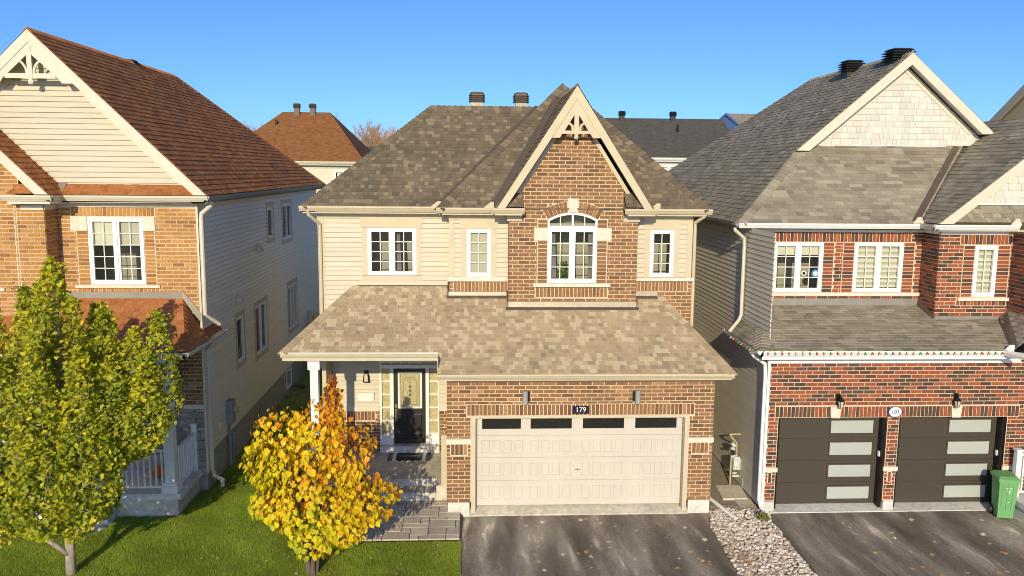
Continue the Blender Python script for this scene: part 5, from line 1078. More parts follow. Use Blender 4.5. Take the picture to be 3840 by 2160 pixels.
# ------------------------------------------------------------------ houses behind and across the street
def far_house(name, label, loc, x0, x1, yf, depth, ze, pitch_f, hipx, wall, roof, wins=(), hip=True, trim='trim_w', vents=(), stacks=(), gable_mat=None, ridge_axis='x', vent_mt='vent', vw=.42):
    r = thing(name, label, 'house', loc); H = House(r); t = M[trim]
    mb = MB(); mb.box(x0, x1, yf, yf+depth, -.2, ze-.1, M[wall]); mb.build('wall', r)
    o = .4; X0, X1, Y0, Y1 = x0-o, x1+o, yf-o, yf+depth+o
    mb = MB(); th = .0
    if ridge_axis == 'x':
        ym = (Y0+Y1)/2; zr = ze+pitch_f*(ym-Y0); h = hipx if hip else 0
        a, b, c, d = (X0, Y0, ze), (X1, Y0, ze), (X1, Y1, ze), (X0, Y1, ze); p, q = (X0+h, ym, zr), (X1-h, ym, zr)
        for f in ((a, b, q, p), (c, d, p, q), (d, a, p), (b, c, q)): mb.face(list(f), M[roof] if (hip or len(f) == 4) else M[gable_mat or wall])
    else:
        xm = (X0+X1)/2; zr = ze+pitch_f*(xm-X0)
        a, b, c, d = (X0, Y0, ze), (X1, Y0, ze), (X1, Y1, ze), (X0, Y1, ze); p, q = (xm, Y0, zr), (xm, Y1, zr)
        for f in ((a, p, q, d), (b, c, q, p)): mb.face(list(f), M[roof])
        mb.face([(x0, yf, ze), (x1, yf, ze), (xm, yf, zr-.3)], M[gable_mat or wall])
    mb.build('roof', r)
    if hip or ridge_axis == 'x': gutter(H, (X0, Y0+.1, ze), (X1, Y0+.1, ze), (0, -1, 0), t, .14)
    boxes(H, 'fascia', t, [(X0, X1, Y0+.08, Y0+.1, ze-.2, ze-.01), (X0, X1, Y0+.1, yf, ze-.2, ze-.17), (x0-.02, x1+.02, yf-.03, yf, ze-.34, ze-.2)])
    for (a, b, c, d, n) in wins:
        fr = front(yf); fb = MB()
        for q in ((a-.09, b+.09, c-.09, c), (a-.09, b+.09, d, d+.09), (a-.09, a, c, d), (b, b+.09, c, d)): fbox(fb, fr, *q, 0, .06, M['white'])
        for i in range(1, n): x = a+(b-a)*i/n; fbox(fb, fr, x-.07, x+.07, c, d, 0, .055, M['white'])
        w = fb.build('window', r); gb = MB(); fbox(gb, fr, a, b, c, d, .002, .012, M['dark_glass']); gb.build('pane', w)
        mb = MB()
        for i in range(n):
            xa, xb = a+(b-a)*i/n, a+(b-a)*(i+1)/n
            mb.face([fr.P(xa+.07, c+(d-c)*.5, .02), fr.P(xb-.07, c+(d-c)*.5, .02), fr.P(xb-.07, d-.03, .02), fr.P(xa+.07, d-.03, .02)], M['blind'], .4)
        mb.build('blind', w)
    for (x, y, z) in vents: roof_vent(H, x, y, z, vw, .22, vent_mt, 5, .2)
    for (x, y, z) in stacks:
        mb = MB(); mb.tube([(x, y, z-.2), (x, y, z+.45)], .06, M['black'], 8); mb.build('vent_pipe', r)
    return r, H
far_house('house', 'house with rust brown hip roof and two vents, between the two nearest roofs', (-8.5, 30, 0), -12.1, -5.25, 26.0, 9.2, 8.03, .555, 2.5, 'siding_pale', 'roof_rust_far', wins=[(-6.38, -5.5, 6.5, 7.48, 1)], vents=[(-9.15, 30.4, 10.8), (-8.28, 30.4, 10.8)], stacks=[(-10.05, 29.2, 9.85)])
rr, HH = far_house('house', 'house with wide dark grey roof and white gutter behind the steep brick gable', (11, 30, 0), 3.0, 14.6, 26.0, 9.0, 8.39, .47, 0, 'siding_pale', 'roof_grey_far', wins=[(10.3, 11.55, 6.6, 7.92, 2)], hip=False, trim='white', vents=[(9.13, 30.2, 10.6), (12.06, 30.2, 10.6)], stacks=[(12.0, 28.7, 9.8)], vent_mt='vent_dark')
boxes(HH, 'corner_board', M['white'], [(11.98, 12.14, 25.93, 26.0, 0, 8.1)])
r, H = far_house('house', 'house with small blue gable and pale grey roof behind the dark roof', (20, 42, 0), 17.4, 26, 40, 9, 9.8, .9, 0, 'siding_blue', 'roof_pale_far', hip=False, gable_mat='siding_blue')
bpy.data.objects.remove([c for c in r.children if c.name.startswith('roof')][0])
mb = MB(); a, b, p = (17.9, 39.7, 10.75), (17.9, 45.0, 9.6), (18.45, 40, 11.62)
P0, P1 = (18.42, 40.0, 11.64), (26, 40.0, 11.64)
mb.face([(17.6, 38.3, 10.0), (26, 38.3, 10.0), P1, P0], M['roof_pale_far'])
mb = MB(); e0 = (19.85, 38.0, 9.70); mb.face([e0, (26, 38.0, 9.70), (26, 40.9, 11.75), (18.45, 40.9, 11.75)], M['roof_pale_far']); mb.face([(18.45, 40.9, 11.75), (26, 40.9, 11.75), (26, 43.8, 9.7), (17.0, 43.8, 9.7)], M['roof_pale_far'])
mb.build('roof', r)
mb = MB(); mb.face([(19.7, 38.2, 9.75), (18.35, 40.9, 11.55), (16.9, 43.8, 9.7)], M['siding_blue']); mb.tube([(19.75, 38.0, 9.72), (18.40, 40.9, 11.70), (16.95, 43.8, 9.7)], .11, M['siding_blue'], 4); mb.build('gable_end', r)
r = thing('house', 'shaded gable end of a neighbouring house at the right picture edge', 'house', (21, 4, 0))
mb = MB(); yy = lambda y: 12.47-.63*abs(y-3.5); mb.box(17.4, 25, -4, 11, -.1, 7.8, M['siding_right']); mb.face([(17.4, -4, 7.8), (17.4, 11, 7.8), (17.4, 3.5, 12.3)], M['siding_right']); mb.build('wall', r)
mb = MB(); mb.face([(17.0, 3.5, yy(3.5)), (17.0, 11.4, yy(11.4)), (26, 11.4, yy(11.4)), (26, 3.5, yy(3.5))], M['shingle_grey']); mb.face([(17.0, 3.5, yy(3.5)), (17.0, -4.4, yy(-4.4)), (26, -4.4, yy(-4.4)), (26, 3.5, yy(3.5))], M['shingle_grey']); mb.build('roof', r)
mb = MB(); fr7 = side_l(17.0); fprism(mb, fr7, [(-3.5, 12.46), (-11.4, yy(11.4)-.01), (-11.4, yy(11.4)-.30), (-3.5, 12.16)], -.04, 0, M['trim']); fprism(mb, fr7, [(-3.5, 12.46), (4.4, yy(-4.4)-.01), (4.4, yy(-4.4)-.30), (-3.5, 12.16)], -.04, 0, M['trim']); mb.build('bargeboard', r)
r = thing('house', 'low slate grey roof just showing in front of the bare trees', 'house', (-6, 62, 0)); mb = MB(); mb.face([(-14, 60, 7.2), (2, 60, 7.2), (-1, 66, 9.9), (-11, 66, 9.9)], M['roof_grey_far']); mb.face([(2, 60, 7.2), (2, 72, 7.2), (-1, 66, 9.9)], M['roof_grey_far']); mb.build('roof', r); mb = MB(); mb.box(-13.6, 1.6, 60.4, 71.6, 0, 7.2, M['siding_pale']); mb.build('wall', r)
# ------------------------------------------------------------------ trees
def leaf_mesh(kind):
    if kind == 'heart':
        pts = [(0, 0, 0), (.30, .10, .05), (.46, -.18, .10), (.40, -.52, .08), (0, -1.0, -.10), (-.40, -.52, .08), (-.46, -.18, .10), (-.30, .10, .05)]
        F = [(0, 1, 2, 3), (0, 3, 4, 4), (0, 4, 5, 5), (0, 5, 6, 7)]
        pts.append((0, -.5, -.02)); F = [(0, 1, 2, 8), (8, 2, 3, 4), (8, 4, 5, 6), (0, 8, 6, 7)]
    elif kind == 'fan':
        pts = [(0, 0, 0), (.28, -.42, .06), (.58, -.62, .12), (.34, -.92, .03), (.02, -.86, -.04), (-.34, -.92, .03), (-.58, -.62, .12), (-.28, -.42, .06), (0, -.5, -.03)]
        F = [(0, 1, 2, 3), (0, 3, 4, 8), (0, 8, 4, 5), (0, 5, 6, 7)]
    return np.array(pts, float), np.array(F)
def rand_rot(n, droop):
    """columns: leaf axes x, y(-tip), z(normal). The tip hangs down and outwards."""
    return None
def orient(tip, nrm):
    tip = tip/np.linalg.norm(tip, axis=1, keepdims=True); nrm = nrm-tip*np.sum(nrm*tip, 1, keepdims=True); nrm /= np.linalg.norm(nrm, axis=1, keepdims=True)
    y = -tip; x = np.cross(y, nrm); return np.stack([x, y, nrm], 2)
def make_leaves(root, kind, pos, tip, nrm, size, tint, mt, name='leaf', n_single=295):
    P, F = leaf_mesh(kind); Rm = orient(tip, nrm); c = np.array(CAM)
    d = np.linalg.norm(pos-c, axis=1); vis = np.array([seen(p) for p in pos]); d = np.where(vis, d, 1e9)-size*30; order = np.argsort(d); one, rest = order[:n_single], order[n_single:]
    cache = {}
    for i in one:
        tb = round(float(tint[i])*9)/9; 
        if tb not in cache:
            mb = MB()
            for f in F: mb.face([P[k] for k in f], mt, tb)
            cache[tb] = mb.mesh(name)
        m = Matrix([list(r) for r in (Rm[i]*size[i])]); o = link(name, cache[tb], root, pos[i], m)
    V = np.einsum('nij,kj->nki', Rm[rest]*size[rest][:, None, None], P)+pos[rest][:, None, :]
    nV = len(P); FF = (F[None]+np.arange(len(rest))[:, None, None]*nV).reshape(-1, 4)
    me = np_mesh('foliage', V.reshape(-1, 3), FF, [mt], np.repeat(tint[rest], len(F))); link('foliage', me, root, kind='stuff')
def bez(a, b, c, n): return [a*(1-t)**2+b*2*t*(1-t)+c*t*t for t in np.linspace(0, 1, n)]
def inside(p, E): return any(sum(((p[k]-e[0][k])/e[1][k])**2 for k in range(3)) < 1 for e in E)
# the yellow redbud
ty = thing('yellow_tree', 'small multi-stemmed tree with yellow and orange heart-shaped leaves beside the front walk', 'tree', (-2.47, -2.75, .05))
E1 = [((-2.45, -2.75, 1.95), (1.10, 1.0, 1.05)), ((-3.02, -2.7, 2.70), (.56, .6, .58)), ((-3.28, -2.7, 2.25), (.42, .5, .42)), ((-1.75, -2.7, 2.45), (.52, .6, .62)), ((-2.02, -2.75, 3.30), (.17, .18, .60)), ((-1.32, -2.8, 1.55), (.52, .6, .42)), ((-3.15, -2.8, 1.55), (.42, .5, .36)), ((-2.35, -2.85, .85), (.50, .5, .42)), ((-2.35, -2.6, 2.95), (.45, .5, .48)), ((-1.80, -2.85, 1.05), (.38, .45, .32))]
BD = M['bark_dark']; trunk = MB(); base = np.array((-2.47, -2.75, -.1)); r5 = random.Random(11); n5 = np.random.default_rng(5)
stems = []
for i in range(7):
    a = 2*math.pi*i/7+r5.uniform(-.3, .3); f = np.array((-2.47+.14*math.cos(a), -2.75+.14*math.sin(a), .75+r5.uniform(-.1, .3))); m = (base+f)/2+np.array((.05*math.cos(a), .05*math.sin(a), .1))
    b0 = base+np.array((.05*math.cos(a), .05*math.sin(a), 0)); pts = bez(b0, m, f, 6); trunk.tube(pts, [.05, .046, .042, .038, .035, .032], BD, 7); stems.append(f)
trunk.build('trunk', ty)
L = []; shoots = []; br = MB()
cand = []
while len(cand) < 190:
    e = r5.choice(E1); p = np.array([e[0][k]+e[1][k]*r5.uniform(-1, 1) for k in range(3)])
    if inside(p, E1) and p[2] > .35: cand.append(p)
cand += [np.array((-2.0+r5.uniform(-.12, .12), -2.75+r5.uniform(-.1, .1), r5.uniform(3.3, 3.95))) for _ in range(9)]
for p in cand:
    s = min(stems, key=lambda q: np.linalg.norm((q-p)[:2])+r5.random()*.35); mid = s*.45+p*.55+np.array((0, 0, -.10*np.linalg.norm(p[:2]-s[:2])))
    if p[2] < s[2]: mid = s*.5+p*.5+np.array((0, 0, .18))
    pts = bez(s, mid, p, 7); br.tube(pts, [.016, .013, .011, .009, .007, .005, .003], BD, 5, cap=False); shoots.append(pts)
br.build('branch', ty)
pos = []
for pts in shoots:
    n = r5.randint(15, 26)
    for k in range(n):
        t = .30+.70*(k+r5.random())/n; j = min(5, int(t*6)); q = pts[j]+(pts[j+1]-pts[j])*(t*6-j); pos.append(q+n5.normal(0, .055, 3))
while len(pos) < 6800:
    e = r5.choice(E1); p = n5.normal(0, 1, 3); p = p/np.linalg.norm(p)*r5.uniform(.62, 1.04); q = np.array(e[0])+p*np.array(e[1])
    if q[2] > .3: pos.append(q)
pos = np.array(pos); N = len(pos); ctr = np.array((-2.45, -2.75, 1.7)); out = pos-ctr; out /= np.linalg.norm(out, axis=1, keepdims=True)
tip = np.stack([out[:, 0]*.5, out[:, 1]*.5, -np.ones(N)], 1)+n5.normal(0, .33, (N, 3)); nrm = out*1.0+np.array((0, -.25, .45))+n5.normal(0, .45, (N, 3))
size = np.clip(n5.normal(.094, .023, N), .045, .15); size = np.where(pos[:, 2] > 3.2, size*.75, size)
x, z = pos[:, 0], pos[:, 2]
clump = np.sin(x*5.1+1.3)*np.cos(z*4.3+pos[:, 1]*3)+np.sin(x*2.3-z*3.1+.5)
tint = .41+.13*(z-1.6)+.13*(x+2.5)+.06*clump+n5.normal(0, .13, N)
tint = np.where((n5.random(N) < .03), .93+n5.normal(0, .05, N), tint); tint = np.where((z > 3.0) & (x > -2.4), tint+.16, tint); tint = np.clip(tint, 0.02, 1)
make_leaves(ty, 'heart', pos, tip, nrm, size, tint, M['leaf_yellow'])
# the ginkgo on the left lawn
tg = thing('ginkgo_tree', 'green and yellow ginkgo tree with fan-shaped leaves and a pale trunk on the left lawn', 'tree', (-6.98, -2.6, .05))
BG = M['bark_grey']; mb = MB(); mb.tube([(-6.98, -2.6, -.1), (-6.98, -2.6, .5), (-6.97, -2.6, 1.1), (-6.95, -2.62, 2.2), (-6.93, -2.6, 3.4), (-6.93, -2.6, 4.6), (-6.90, -2.6, 5.7)], [.10, .088, .082, .07, .055, .035, .012], BG, 12); mb.build('trunk', tg, smooth=True)
mb = MB(); mb.tube([(-6.99, -2.64, .46), (-7.13, -2.72, .64), (-7.32, -2.80, .86), (-7.6, -2.85, 1.3), (-8.0, -2.9, 2.2)], [.052, .048, .044, .034, .02], BG, 8); mb.build('lower_limb', tg, smooth=True)
COLS = [(-6.93, -2.7, 6.05, 2.0, .68), (-7.45, -2.6, 5.50, 2.0, .60), (-7.98, -2.6, 4.95, 1.7, .55), (-6.12, -2.6, 5.20, 2.0, .56), (-5.62, -2.55, 4.75, 2.3, .50), (-5.16, -2.6, 5.08, 2.9, .40), (-5.30, -2.9, 4.40, 2.6, .44), (-5.95, -2.9, 4.25, 2.25, .55),
        (-6.30, -3.2, 4.55, 1.25, .58), (-7.0, -3.35, 4.85, 1.1, .60), (-7.72, -3.2, 4.35, 1.1, .60), (-8.35, -2.75, 4.45, 1.3, .60), (-6.5, -2.05, 5.1, 1.9, .5), (-7.3, -2.0, 5.0, 1.6, .55), (-6.35, -2.65, 3.1, 1.15, .45), (-8.55, -3.1, 3.6, 1.2, .55), (-6.75, -3.0, 2.3, .95, .45), (-7.35, -2.9, 2.4, .95, .52), (-8.0, -3.2, 2.4, .9, .5), (-6.55, -2.8, 5.35, 3.6, .26), (-7.18, -2.75, 5.62, 3.8, .26)]
r6 = random.Random(4); n6 = np.random.default_rng(8); br = MB(); pos = []; ctrs = []; ctint = []
def colr_(t): return (max(0, 1-t))**.62*min(1, (t/.22)**.6)*1.12
for ci, (cx, cy, zt_, zb_, R_) in enumerate(COLS):
    s0 = np.array((-6.95, -2.6, max(.85, min(4.2, zb_-.35-.3*math.hypot(cx+6.95, cy+2.6))))); m0 = np.array((cx*.8-6.95*.2, cy*.8-2.6*.2, zb_+.1)); e0 = np.array((cx, cy, zt_)); axis = bez(s0, m0, e0, 9)
    br.tube(axis, [.034, .03, .026, .022, .018, .014, .010, .006, .003], BG, 6, cap=False); H_ = zt_-zb_; ct = r6.uniform(-.09, .13)
    for k in range(int(13*H_)):
        t = r6.uniform(.04, .97); a = r6.uniform(0, 6.283); rr_ = R_*colr_(t)*r6.uniform(.75, 1.12); st = np.array((cx, cy, zb_+H_*t-.25*rr_-.05)); en = np.array((cx+rr_*math.cos(a), cy+rr_*math.sin(a), zb_+H_*t+.35*rr_)); tw = bez(st, (st+en)/2+np.array((0, 0, -.05)), en, 4)
        br.tube(tw, [.009, .007, .005, .002], BG, 4, cap=False)
        for j in range(r6.randint(9, 20)):
            f = r6.uniform(.25, 1.05); q = st+(en-st)*f+n6.normal(0, .055, 3); pos.append(q); ctrs.append((cx, cy, zb_+H_*.45)); ctint.append(ct)
    for k in range(int(480*H_*R_*2)):
        t = r6.random(); a = r6.uniform(0, 6.283); q = r6.uniform(.45, 1.0)**.6*R_*colr_(t); pos.append(np.array((cx+q*math.cos(a), cy+q*math.sin(a), zb_+H_*t))); ctrs.append((cx, cy, zb_+H_*.45)); ctint.append(ct)
    for k in range(14): q = e0+np.array((r6.uniform(-.05, .05), r6.uniform(-.05, .05), -r6.uniform(0, .45))); pos.append(q); ctrs.append((cx, cy, zb_+H_*.45)); ctint.append(ct+.1)
br.build('branch', tg); TWG = MB()
for k in range(46):
    c_ = r6.choice(COLS[:13]); t = r6.uniform(.45, .98); a = r6.uniform(0, 6.283); q = c_[4]*colr_(t)*.9; st = np.array((c_[0]+q*math.cos(a), c_[1]+q*math.sin(a), c_[3]+(c_[2]-c_[3])*t)); L_ = r6.uniform(.25, .5); en = st+np.array((.25*math.cos(a), .25*math.sin(a), 1))*L_
    br2 = bez(st-(en-st)*.5, (st+en)/2, en, 4); TWG.tube(br2, [.006, .005, .004, .002], BG, 4, cap=False)
    for j in range(13): pos.append(st+(en-st)*r6.uniform(-.2, 1)+n6.normal(0, .03, 3)); ctrs.append(tuple(st-(0, 0, .3))); ctint.append(.12)
TWG.build('twig', tg)
zk = [1.05, 1.6, 2.2, 2.8, 3.3, 3.9, 4.4, 4.9]; wr = [.55, .85, .95, 1.15, 1.55, 1.85, 1.75, 1.0]; wl = [.7, 1.3, 1.6, 1.8, 1.9, 1.7, 1.4, .9]
for k in range(2600):
    z = r6.uniform(1.05, 4.3); a = r6.uniform(0, 6.283); c = math.cos(a); q = r6.uniform(.72, 1.0)*(np.interp(z, zk, wr) if c > 0 else np.interp(z, zk, wl)); pos.append(np.array((-6.95+q*c, -2.65+min(q, 1.25)*math.sin(a), z))); ctrs.append((-6.95, -2.65, z-.3)); ctint.append(0)
pos = np.array(pos); ctrs = np.array(ctrs); N = len(pos); out = pos-ctrs; out[:, 2] *= .5; out /= np.linalg.norm(out, axis=1, keepdims=True)+1e-6
tip = np.stack([out[:, 0]*.8, out[:, 1]*.8, -.25*np.ones(N)], 1)+n6.normal(0, .6, (N, 3)); nrm = out*.6+np.array((0, -.35, .65))+n6.normal(0, .5, (N, 3)); size = np.clip(n6.normal(.071, .018, N), .03, .12)
x, y, z = pos.T; clump = np.sin(x*3.3+z*2.1)*np.cos(y*3+z*3.7)+.7*np.sin(x*6.1-z*4.3)
tint = .50+np.array(ctint)*.7+.09*clump+n6.normal(0, .14, N)+.06*(z-3)/2; tint = np.where(n6.random(N) < .10, .9+n6.normal(0, .06, N), tint); tint = np.where((z < 1.2), tint+.22, tint)
print('ginkgo leaves', N)
make_leaves(tg, 'fan', pos, tip, nrm, size, np.clip(tint, 0, 1), M['leaf_green'])
# bare woods on the skyline
def bare_tree(x, y, h, w, tintb, seed, label, grp):
    t = thing('bare_tree', label, 'tree', (x, y, 0), grp); rr = random.Random(seed); mb = MB(); mt = M['twig']
    mb.tube([(x, y, 0), (x+.1, y, h*.45), (x, y, h*.8)], [.22, .15, .04], mt, 6, tintb); mb.build('trunk', t); mb = MB()
    for k in range(30):
        z0 = h*rr.uniform(.35, .75); a = rr.uniform(0, 2*math.pi); l = w*rr.uniform(.5, 1); e = np.array((x+l*math.cos(a), y+l*math.sin(a), z0+l*rr.uniform(.7, 1.5))); e[2] = min(e[2], h*rr.uniform(.93, 1.02)); s = np.array((x, y, z0)); pts = bez(s, s*.5+e*.5+np.array((0, 0, -.1*l)), e, 5)
        mb.tube(pts, [.06, .05, .035, .025, .012], mt, 4, tintb, cap=False)
        for q in range(34):
            f = rr.uniform(.25, 1); i = min(3, int(f*4)); p = pts[i]+(pts[i+1]-pts[i])*(f*4-i); d = np.array((rr.uniform(-1, 1), rr.uniform(-1, 1), rr.uniform(.2, 1.5))); d *= rr.uniform(.5, 1.1)/np.linalg.norm(d); wv = np.array((.02, .012, 0)); tt = min(1, max(0, tintb+rr.uniform(-.25, .25)))
            mb.face([p-wv, p+wv, p+d], mt, tt)
            d2 = d*.5+np.array((rr.uniform(-.4, .4), rr.uniform(-.4, .4), rr.uniform(0, .4))); mb.face([p+d*.5-wv*.7, p+d*.5+wv*.7, p+d*.5+d2], mt, tt)
    mb.build('crown', t)
for i, (x, h, w, tb) in enumerate(((-16.6, 16.0, 1.9, .3), (-15.2, 17.2, 2.0, .25), (-13.7, 16.6, 2.0, .4), (-12.2, 16.0, 2.0, .45), (-11.0, 16.2, 1.9, .8), (-9.6, 15.4, 1.8, .9), (-14.4, 15.8, 2.0, .35), (-12.9, 15.6, 2.0, .5))):
    bare_tree(x, 105+(i*7) % 9, h, w*1.15, tb, 40+i, 'bare tree in the skyline wood right of the far rust roof', 'bare trees of the skyline wood')
for i, (x, h) in enumerate(((-31.9, 16.4), (-30.6, 16.0))): bare_tree(x, 108+i, h, 2.0, .2, 60+i, 'bare greyish tree above the left end of the rear rust roof', 'bare trees left of the rear rust roof')

# ------------------------------------------------------------------ ground cover
def grass(n, boxes_, name, label, avoid=None):
    pts = []
    for (x0, x1, y0, y1, w) in boxes_: k = int(n*w); pts.append(np.stack([rng.uniform(x0, x1, k), rng.uniform(y0, y1, k)], 1))
    p = np.concatenate(pts)
    if avoid is not None: p = p[~avoid(p[:, 0], p[:, 1])]
    k = len(p); a = rng.uniform(0, 2*np.pi, k); h = rng.uniform(.025, .06, k); w = rng.uniform(.004, .008, k); b = np.stack([p[:, 0], p[:, 1], np.full(k, .045)], 1); s = np.stack([np.cos(a)*w, np.sin(a)*w, np.zeros(k)], 1); l = np.stack([rng.normal(0, .02, k), rng.normal(0, .02, k), h], 1)
    V = np.stack([b-s, b+s, b+l], 1).reshape(-1, 3); F = np.arange(3*k).reshape(-1, 3)
    patch = .5*np.sin(p[:, 0]*2.3+p[:, 1]*1.1)*np.cos(p[:, 1]*1.9-p[:, 0]*.7); t = np.clip(.42+.22*patch+rng.normal(0, .17, k)+(rng.random(k) < .05)*.5, 0, 1)
    return link(name, np_mesh(name, V, F, [M['grass']], t), None, kind='stuff', label=label, category='grass')
av = lambda x, y: ((x > -3.05) & (y > -1.45)) | ((x < -5.86) & (y > -.02)) | ((x < -7.15) & (y > -.8)) | ((x < -5.66) & (y > 1.5)) | ((x < -7.3+(y+.95)*.25) & (y > -.95))
grass(230000, [(-8.9, .33, -3.4, 0, .62), (-5.9, -3.0, 0, 3, .2), (-5.7, -3.0, 3, 13, .18)], 'grass', 'mown green grass of the front lawn', av)
# river stones
ico = MB(); import bmesh
bm = bmesh.new(); bmesh.ops.create_icosphere(bm, subdivisions=1, radius=1); IV = np.array([v.co[:] for v in bm.verts]); IF = np.array([[v.index for v in f.verts] for f in bm.faces]); bm.free()
def stones(n, name, label, region, s0, s1, mt, z):
    P = []
    while len(P) < n:
        x, y = random.uniform(5.6, 7.4), random.uniform(-3.6, .3)
        if region(x, y): P.append((x, y))
    P = np.array(P); k = len(P); S = rng.uniform(s0, s1, k); sc = np.stack([S*rng.uniform(.8, 1.4, k), S*rng.uniform(.7, 1.1, k), S*rng.uniform(.5, .8, k)], 1); a = rng.uniform(0, 2*np.pi, k)
    V = IV[None]*sc[:, None, :]*(1+rng.normal(0, .09, (k, len(IV), 1))); c, s = np.cos(a)[:, None], np.sin(a)[:, None]; X = V[..., 0]*c-V[..., 1]*s; Y = V[..., 0]*s+V[..., 1]*c; V = np.stack([X, Y, V[..., 2]], 2); V += np.stack([P[:, 0], P[:, 1], z+S*.3+rng.uniform(0, .035, k)], 1)[:, None, :]
    F = (IF[None]+np.arange(k)[:, None, None]*len(IV)).reshape(-1, 3); me = np_mesh(name, V.reshape(-1, 3), F, [mt], np.repeat(np.clip(rng.normal(.52, .32, k), 0, 1), len(IF))); me.polygons.foreach_set('use_smooth', [True]*len(me.polygons)); link(name, me, None, kind='stuff', label=label, category='stones')
left_edge = lambda y: np.interp(y, [-3.6, -3.0, -2.2, -.87, -.02, .3], [5.60, 5.66, 5.68, 5.74, 5.95, 6.05]); right_edge = lambda y: np.interp(y, [-3.6, -3.05, -1.1, -.4, .05], [7.12, 7.11, 7.14, 7.18, 7.2])
stones(2500, 'river_stones', 'white and beige river stones between the two driveways', lambda x, y: left_edge(y) < x < right_edge(y) and (y < .12+.12*math.sin(x*7) and not (x > 6.5 and y > .02)), .022, .052, M['stones'], .012)
stones(900, 'side_pebbles', 'small brown pebbles in the passage beside the garage', lambda x, y: False or (6.0 < x < 7.1 and -.05 < y < .3), .008, .02, M['gravel'], .012)
# slabs, mats, bin, pumpkins and the like
def slab(pts, label, z, rot=0):
    mb = MB(); mb.loft([(x, y, z-.05) for x, y in pts], [(x, y, z) for x, y in pts], M['limestone']); o = mb.build('paving_slab', None); o['label'] = label; o['category'] = 'paving slab'; o['group'] = 'slabs in the side passage'
slab([(6.45, .66), (7.05, .66), (7.12, 1.49), (6.52, 1.49)], 'larger pale concrete slab farther back beside the gas meter', .055); slab([(6.69, .14), (7.08, .14), (7.10, .63), (6.72, .63)], 'smaller concrete slab at the edge of the white stones', .04)
rug = thing('rug', 'black and white striped rug under the door mat on the porch', 'rug', (-1.0, 2.6, .465)); STR = [(-1.555, -1.43, 'black'), (-1.43, -1.30, 'white'), (-1.30, -.72, 'black'), (-.72, -.60, 'white'), (-.60, -.475, 'black')]
for a, b, c in STR:
    mb = MB(); mb.box(a, b, 2.28, 2.90, .46, .468, M[c]); mb.build('stripe', rug)
for k in range(3):
    x = -1.16+k*.16
    for y0, y1 in ((2.25, 2.30), (2.88, 2.93)): mb = MB(); mb.box(x-.045, x+.045, y0, y1, .4605, .4685, M['white']); mb.build('fringe', rug)
mat_ = thing('door_mat', 'black door mat with cream welcome script lying on the striped rug', 'door mat', (-1.01, 2.59, .47)); mb = MB(); mb.box(-1.34, -.69, 2.34, 2.84, .4685, .482, M['black']); mb.build('mat_base', mat_); text_obj('lettering', 'welcome', .15, Fr((0, 0, .483), (1, 0, 0), (0, 1, 0)), -1.01, 2.60, .001, M['siding'], mat_, .001, .3)
gb = thing('wheelie_bin', 'green wheeled bin standing in front of the second dark garage door', 'bin', (12.48, -.45, 0)); G = M['green_bin']; a = math.radians(-14)
def BP(x, y, z): x, y, z = x*.84, y*.84, z*.93; return (12.52+x*math.cos(a)-y*math.sin(a), -.42+x*math.sin(a)+y*math.cos(a), z)
mb = MB()
def ring(w, d, z, oy=0): return [BP(-w, -d+oy, z), BP(w, -d+oy, z), BP(w, d+oy, z), BP(-w, d+oy, z)]
lv = [ring(.19, .21, .04), ring(.20, .23, .30), ring(.235, .29, .95, -.02), ring(.26, .32, .955, -.02), ring(.26, .32, 1.0, -.02)]
for i in range(len(lv)-1): mb.loft(lv[i], lv[i+1], G, .5, (i == 0, i == 3))
for x in (-.13, 0, .13): mb.loft([BP(x-.02, -.238, .25), BP(x+.02, -.238, .25), BP(x+.02, -.22, .25), BP(x-.02, -.22, .25)], [BP(x-.02, -.315, .92), BP(x+.02, -.315, .92), BP(x+.02, -.29, .92), BP(x-.02, -.29, .92)], G)
mb.build('bin_body', gb); mb = MB(); q = [ring(.275, .33, 1.0, -.02), ring(.275, .33, 1.035, -.02), ring(.21, .25, 1.085, 0)]; mb.loft(q[0], q[1], G, .5, (True, False)); mb.loft(q[1], q[2], G, .5, (False, True)); mb.build('lid', gb)
mb = MB(); mb.tube([BP(-.2, .36, .96), BP(.2, .36, .96)], .02, G, 8); mb.build('handle', gb)
for s in (-1, 1): mb = MB(); mb.tube([BP(s*.20, .20, .11), BP(s*.26, .20, .11)], .115, M['black'], 14); mb.build('wheel', gb)
mb = MB()
for k, (x0, x1, z0, z1) in enumerate(((-.03, .05, .72, .75), (.0, .03, .66, .72), (-.06, .08, .80, .82), (-.02, .06, .45, .46))):
    f = lambda x, z: BP(x, -.225-.075*(z-.3)/.65-.012, z); mb.face([f(x0, z0), f(x1, z0), f(x1, z1), f(x0, z1)], M['white'])
mb.build('emblem', gb)
pt = thing('pumpkin', 'orange pumpkin on the porch behind the white railing', 'pumpkin', (-6.62, .95, .58)); mb = MB()
def pump(mb, c, r, mt, h=.8):
    n = 24; rings = []
    for i in range(9):
        th = math.pi*i/8; rings.append([(c[0]+r*(1+.06*math.cos(8*2*math.pi*j/n))*math.sin(th)*math.cos(2*math.pi*j/n), c[1]+r*(1+.06*math.cos(8*2*math.pi*j/n))*math.sin(th)*math.sin(2*math.pi*j/n), c[2]+r*h*(1-math.cos(th))) for j in range(n)])
    for i in range(8):
        for j in range(n): mb.face([rings[i][j], rings[i][(j+1) % n], rings[i+1][(j+1) % n], rings[i+1][j]], mt)
pump(mb, (-6.58, 1.0, .58), .19, M['pumpkin']); mb.build('rind', pt, smooth=True); mb = MB(); mb.tube([(-6.58, 1.0, .86), (-6.57, 1.0, .95)], .02, M['weed'], 6); mb.build('stem', pt)
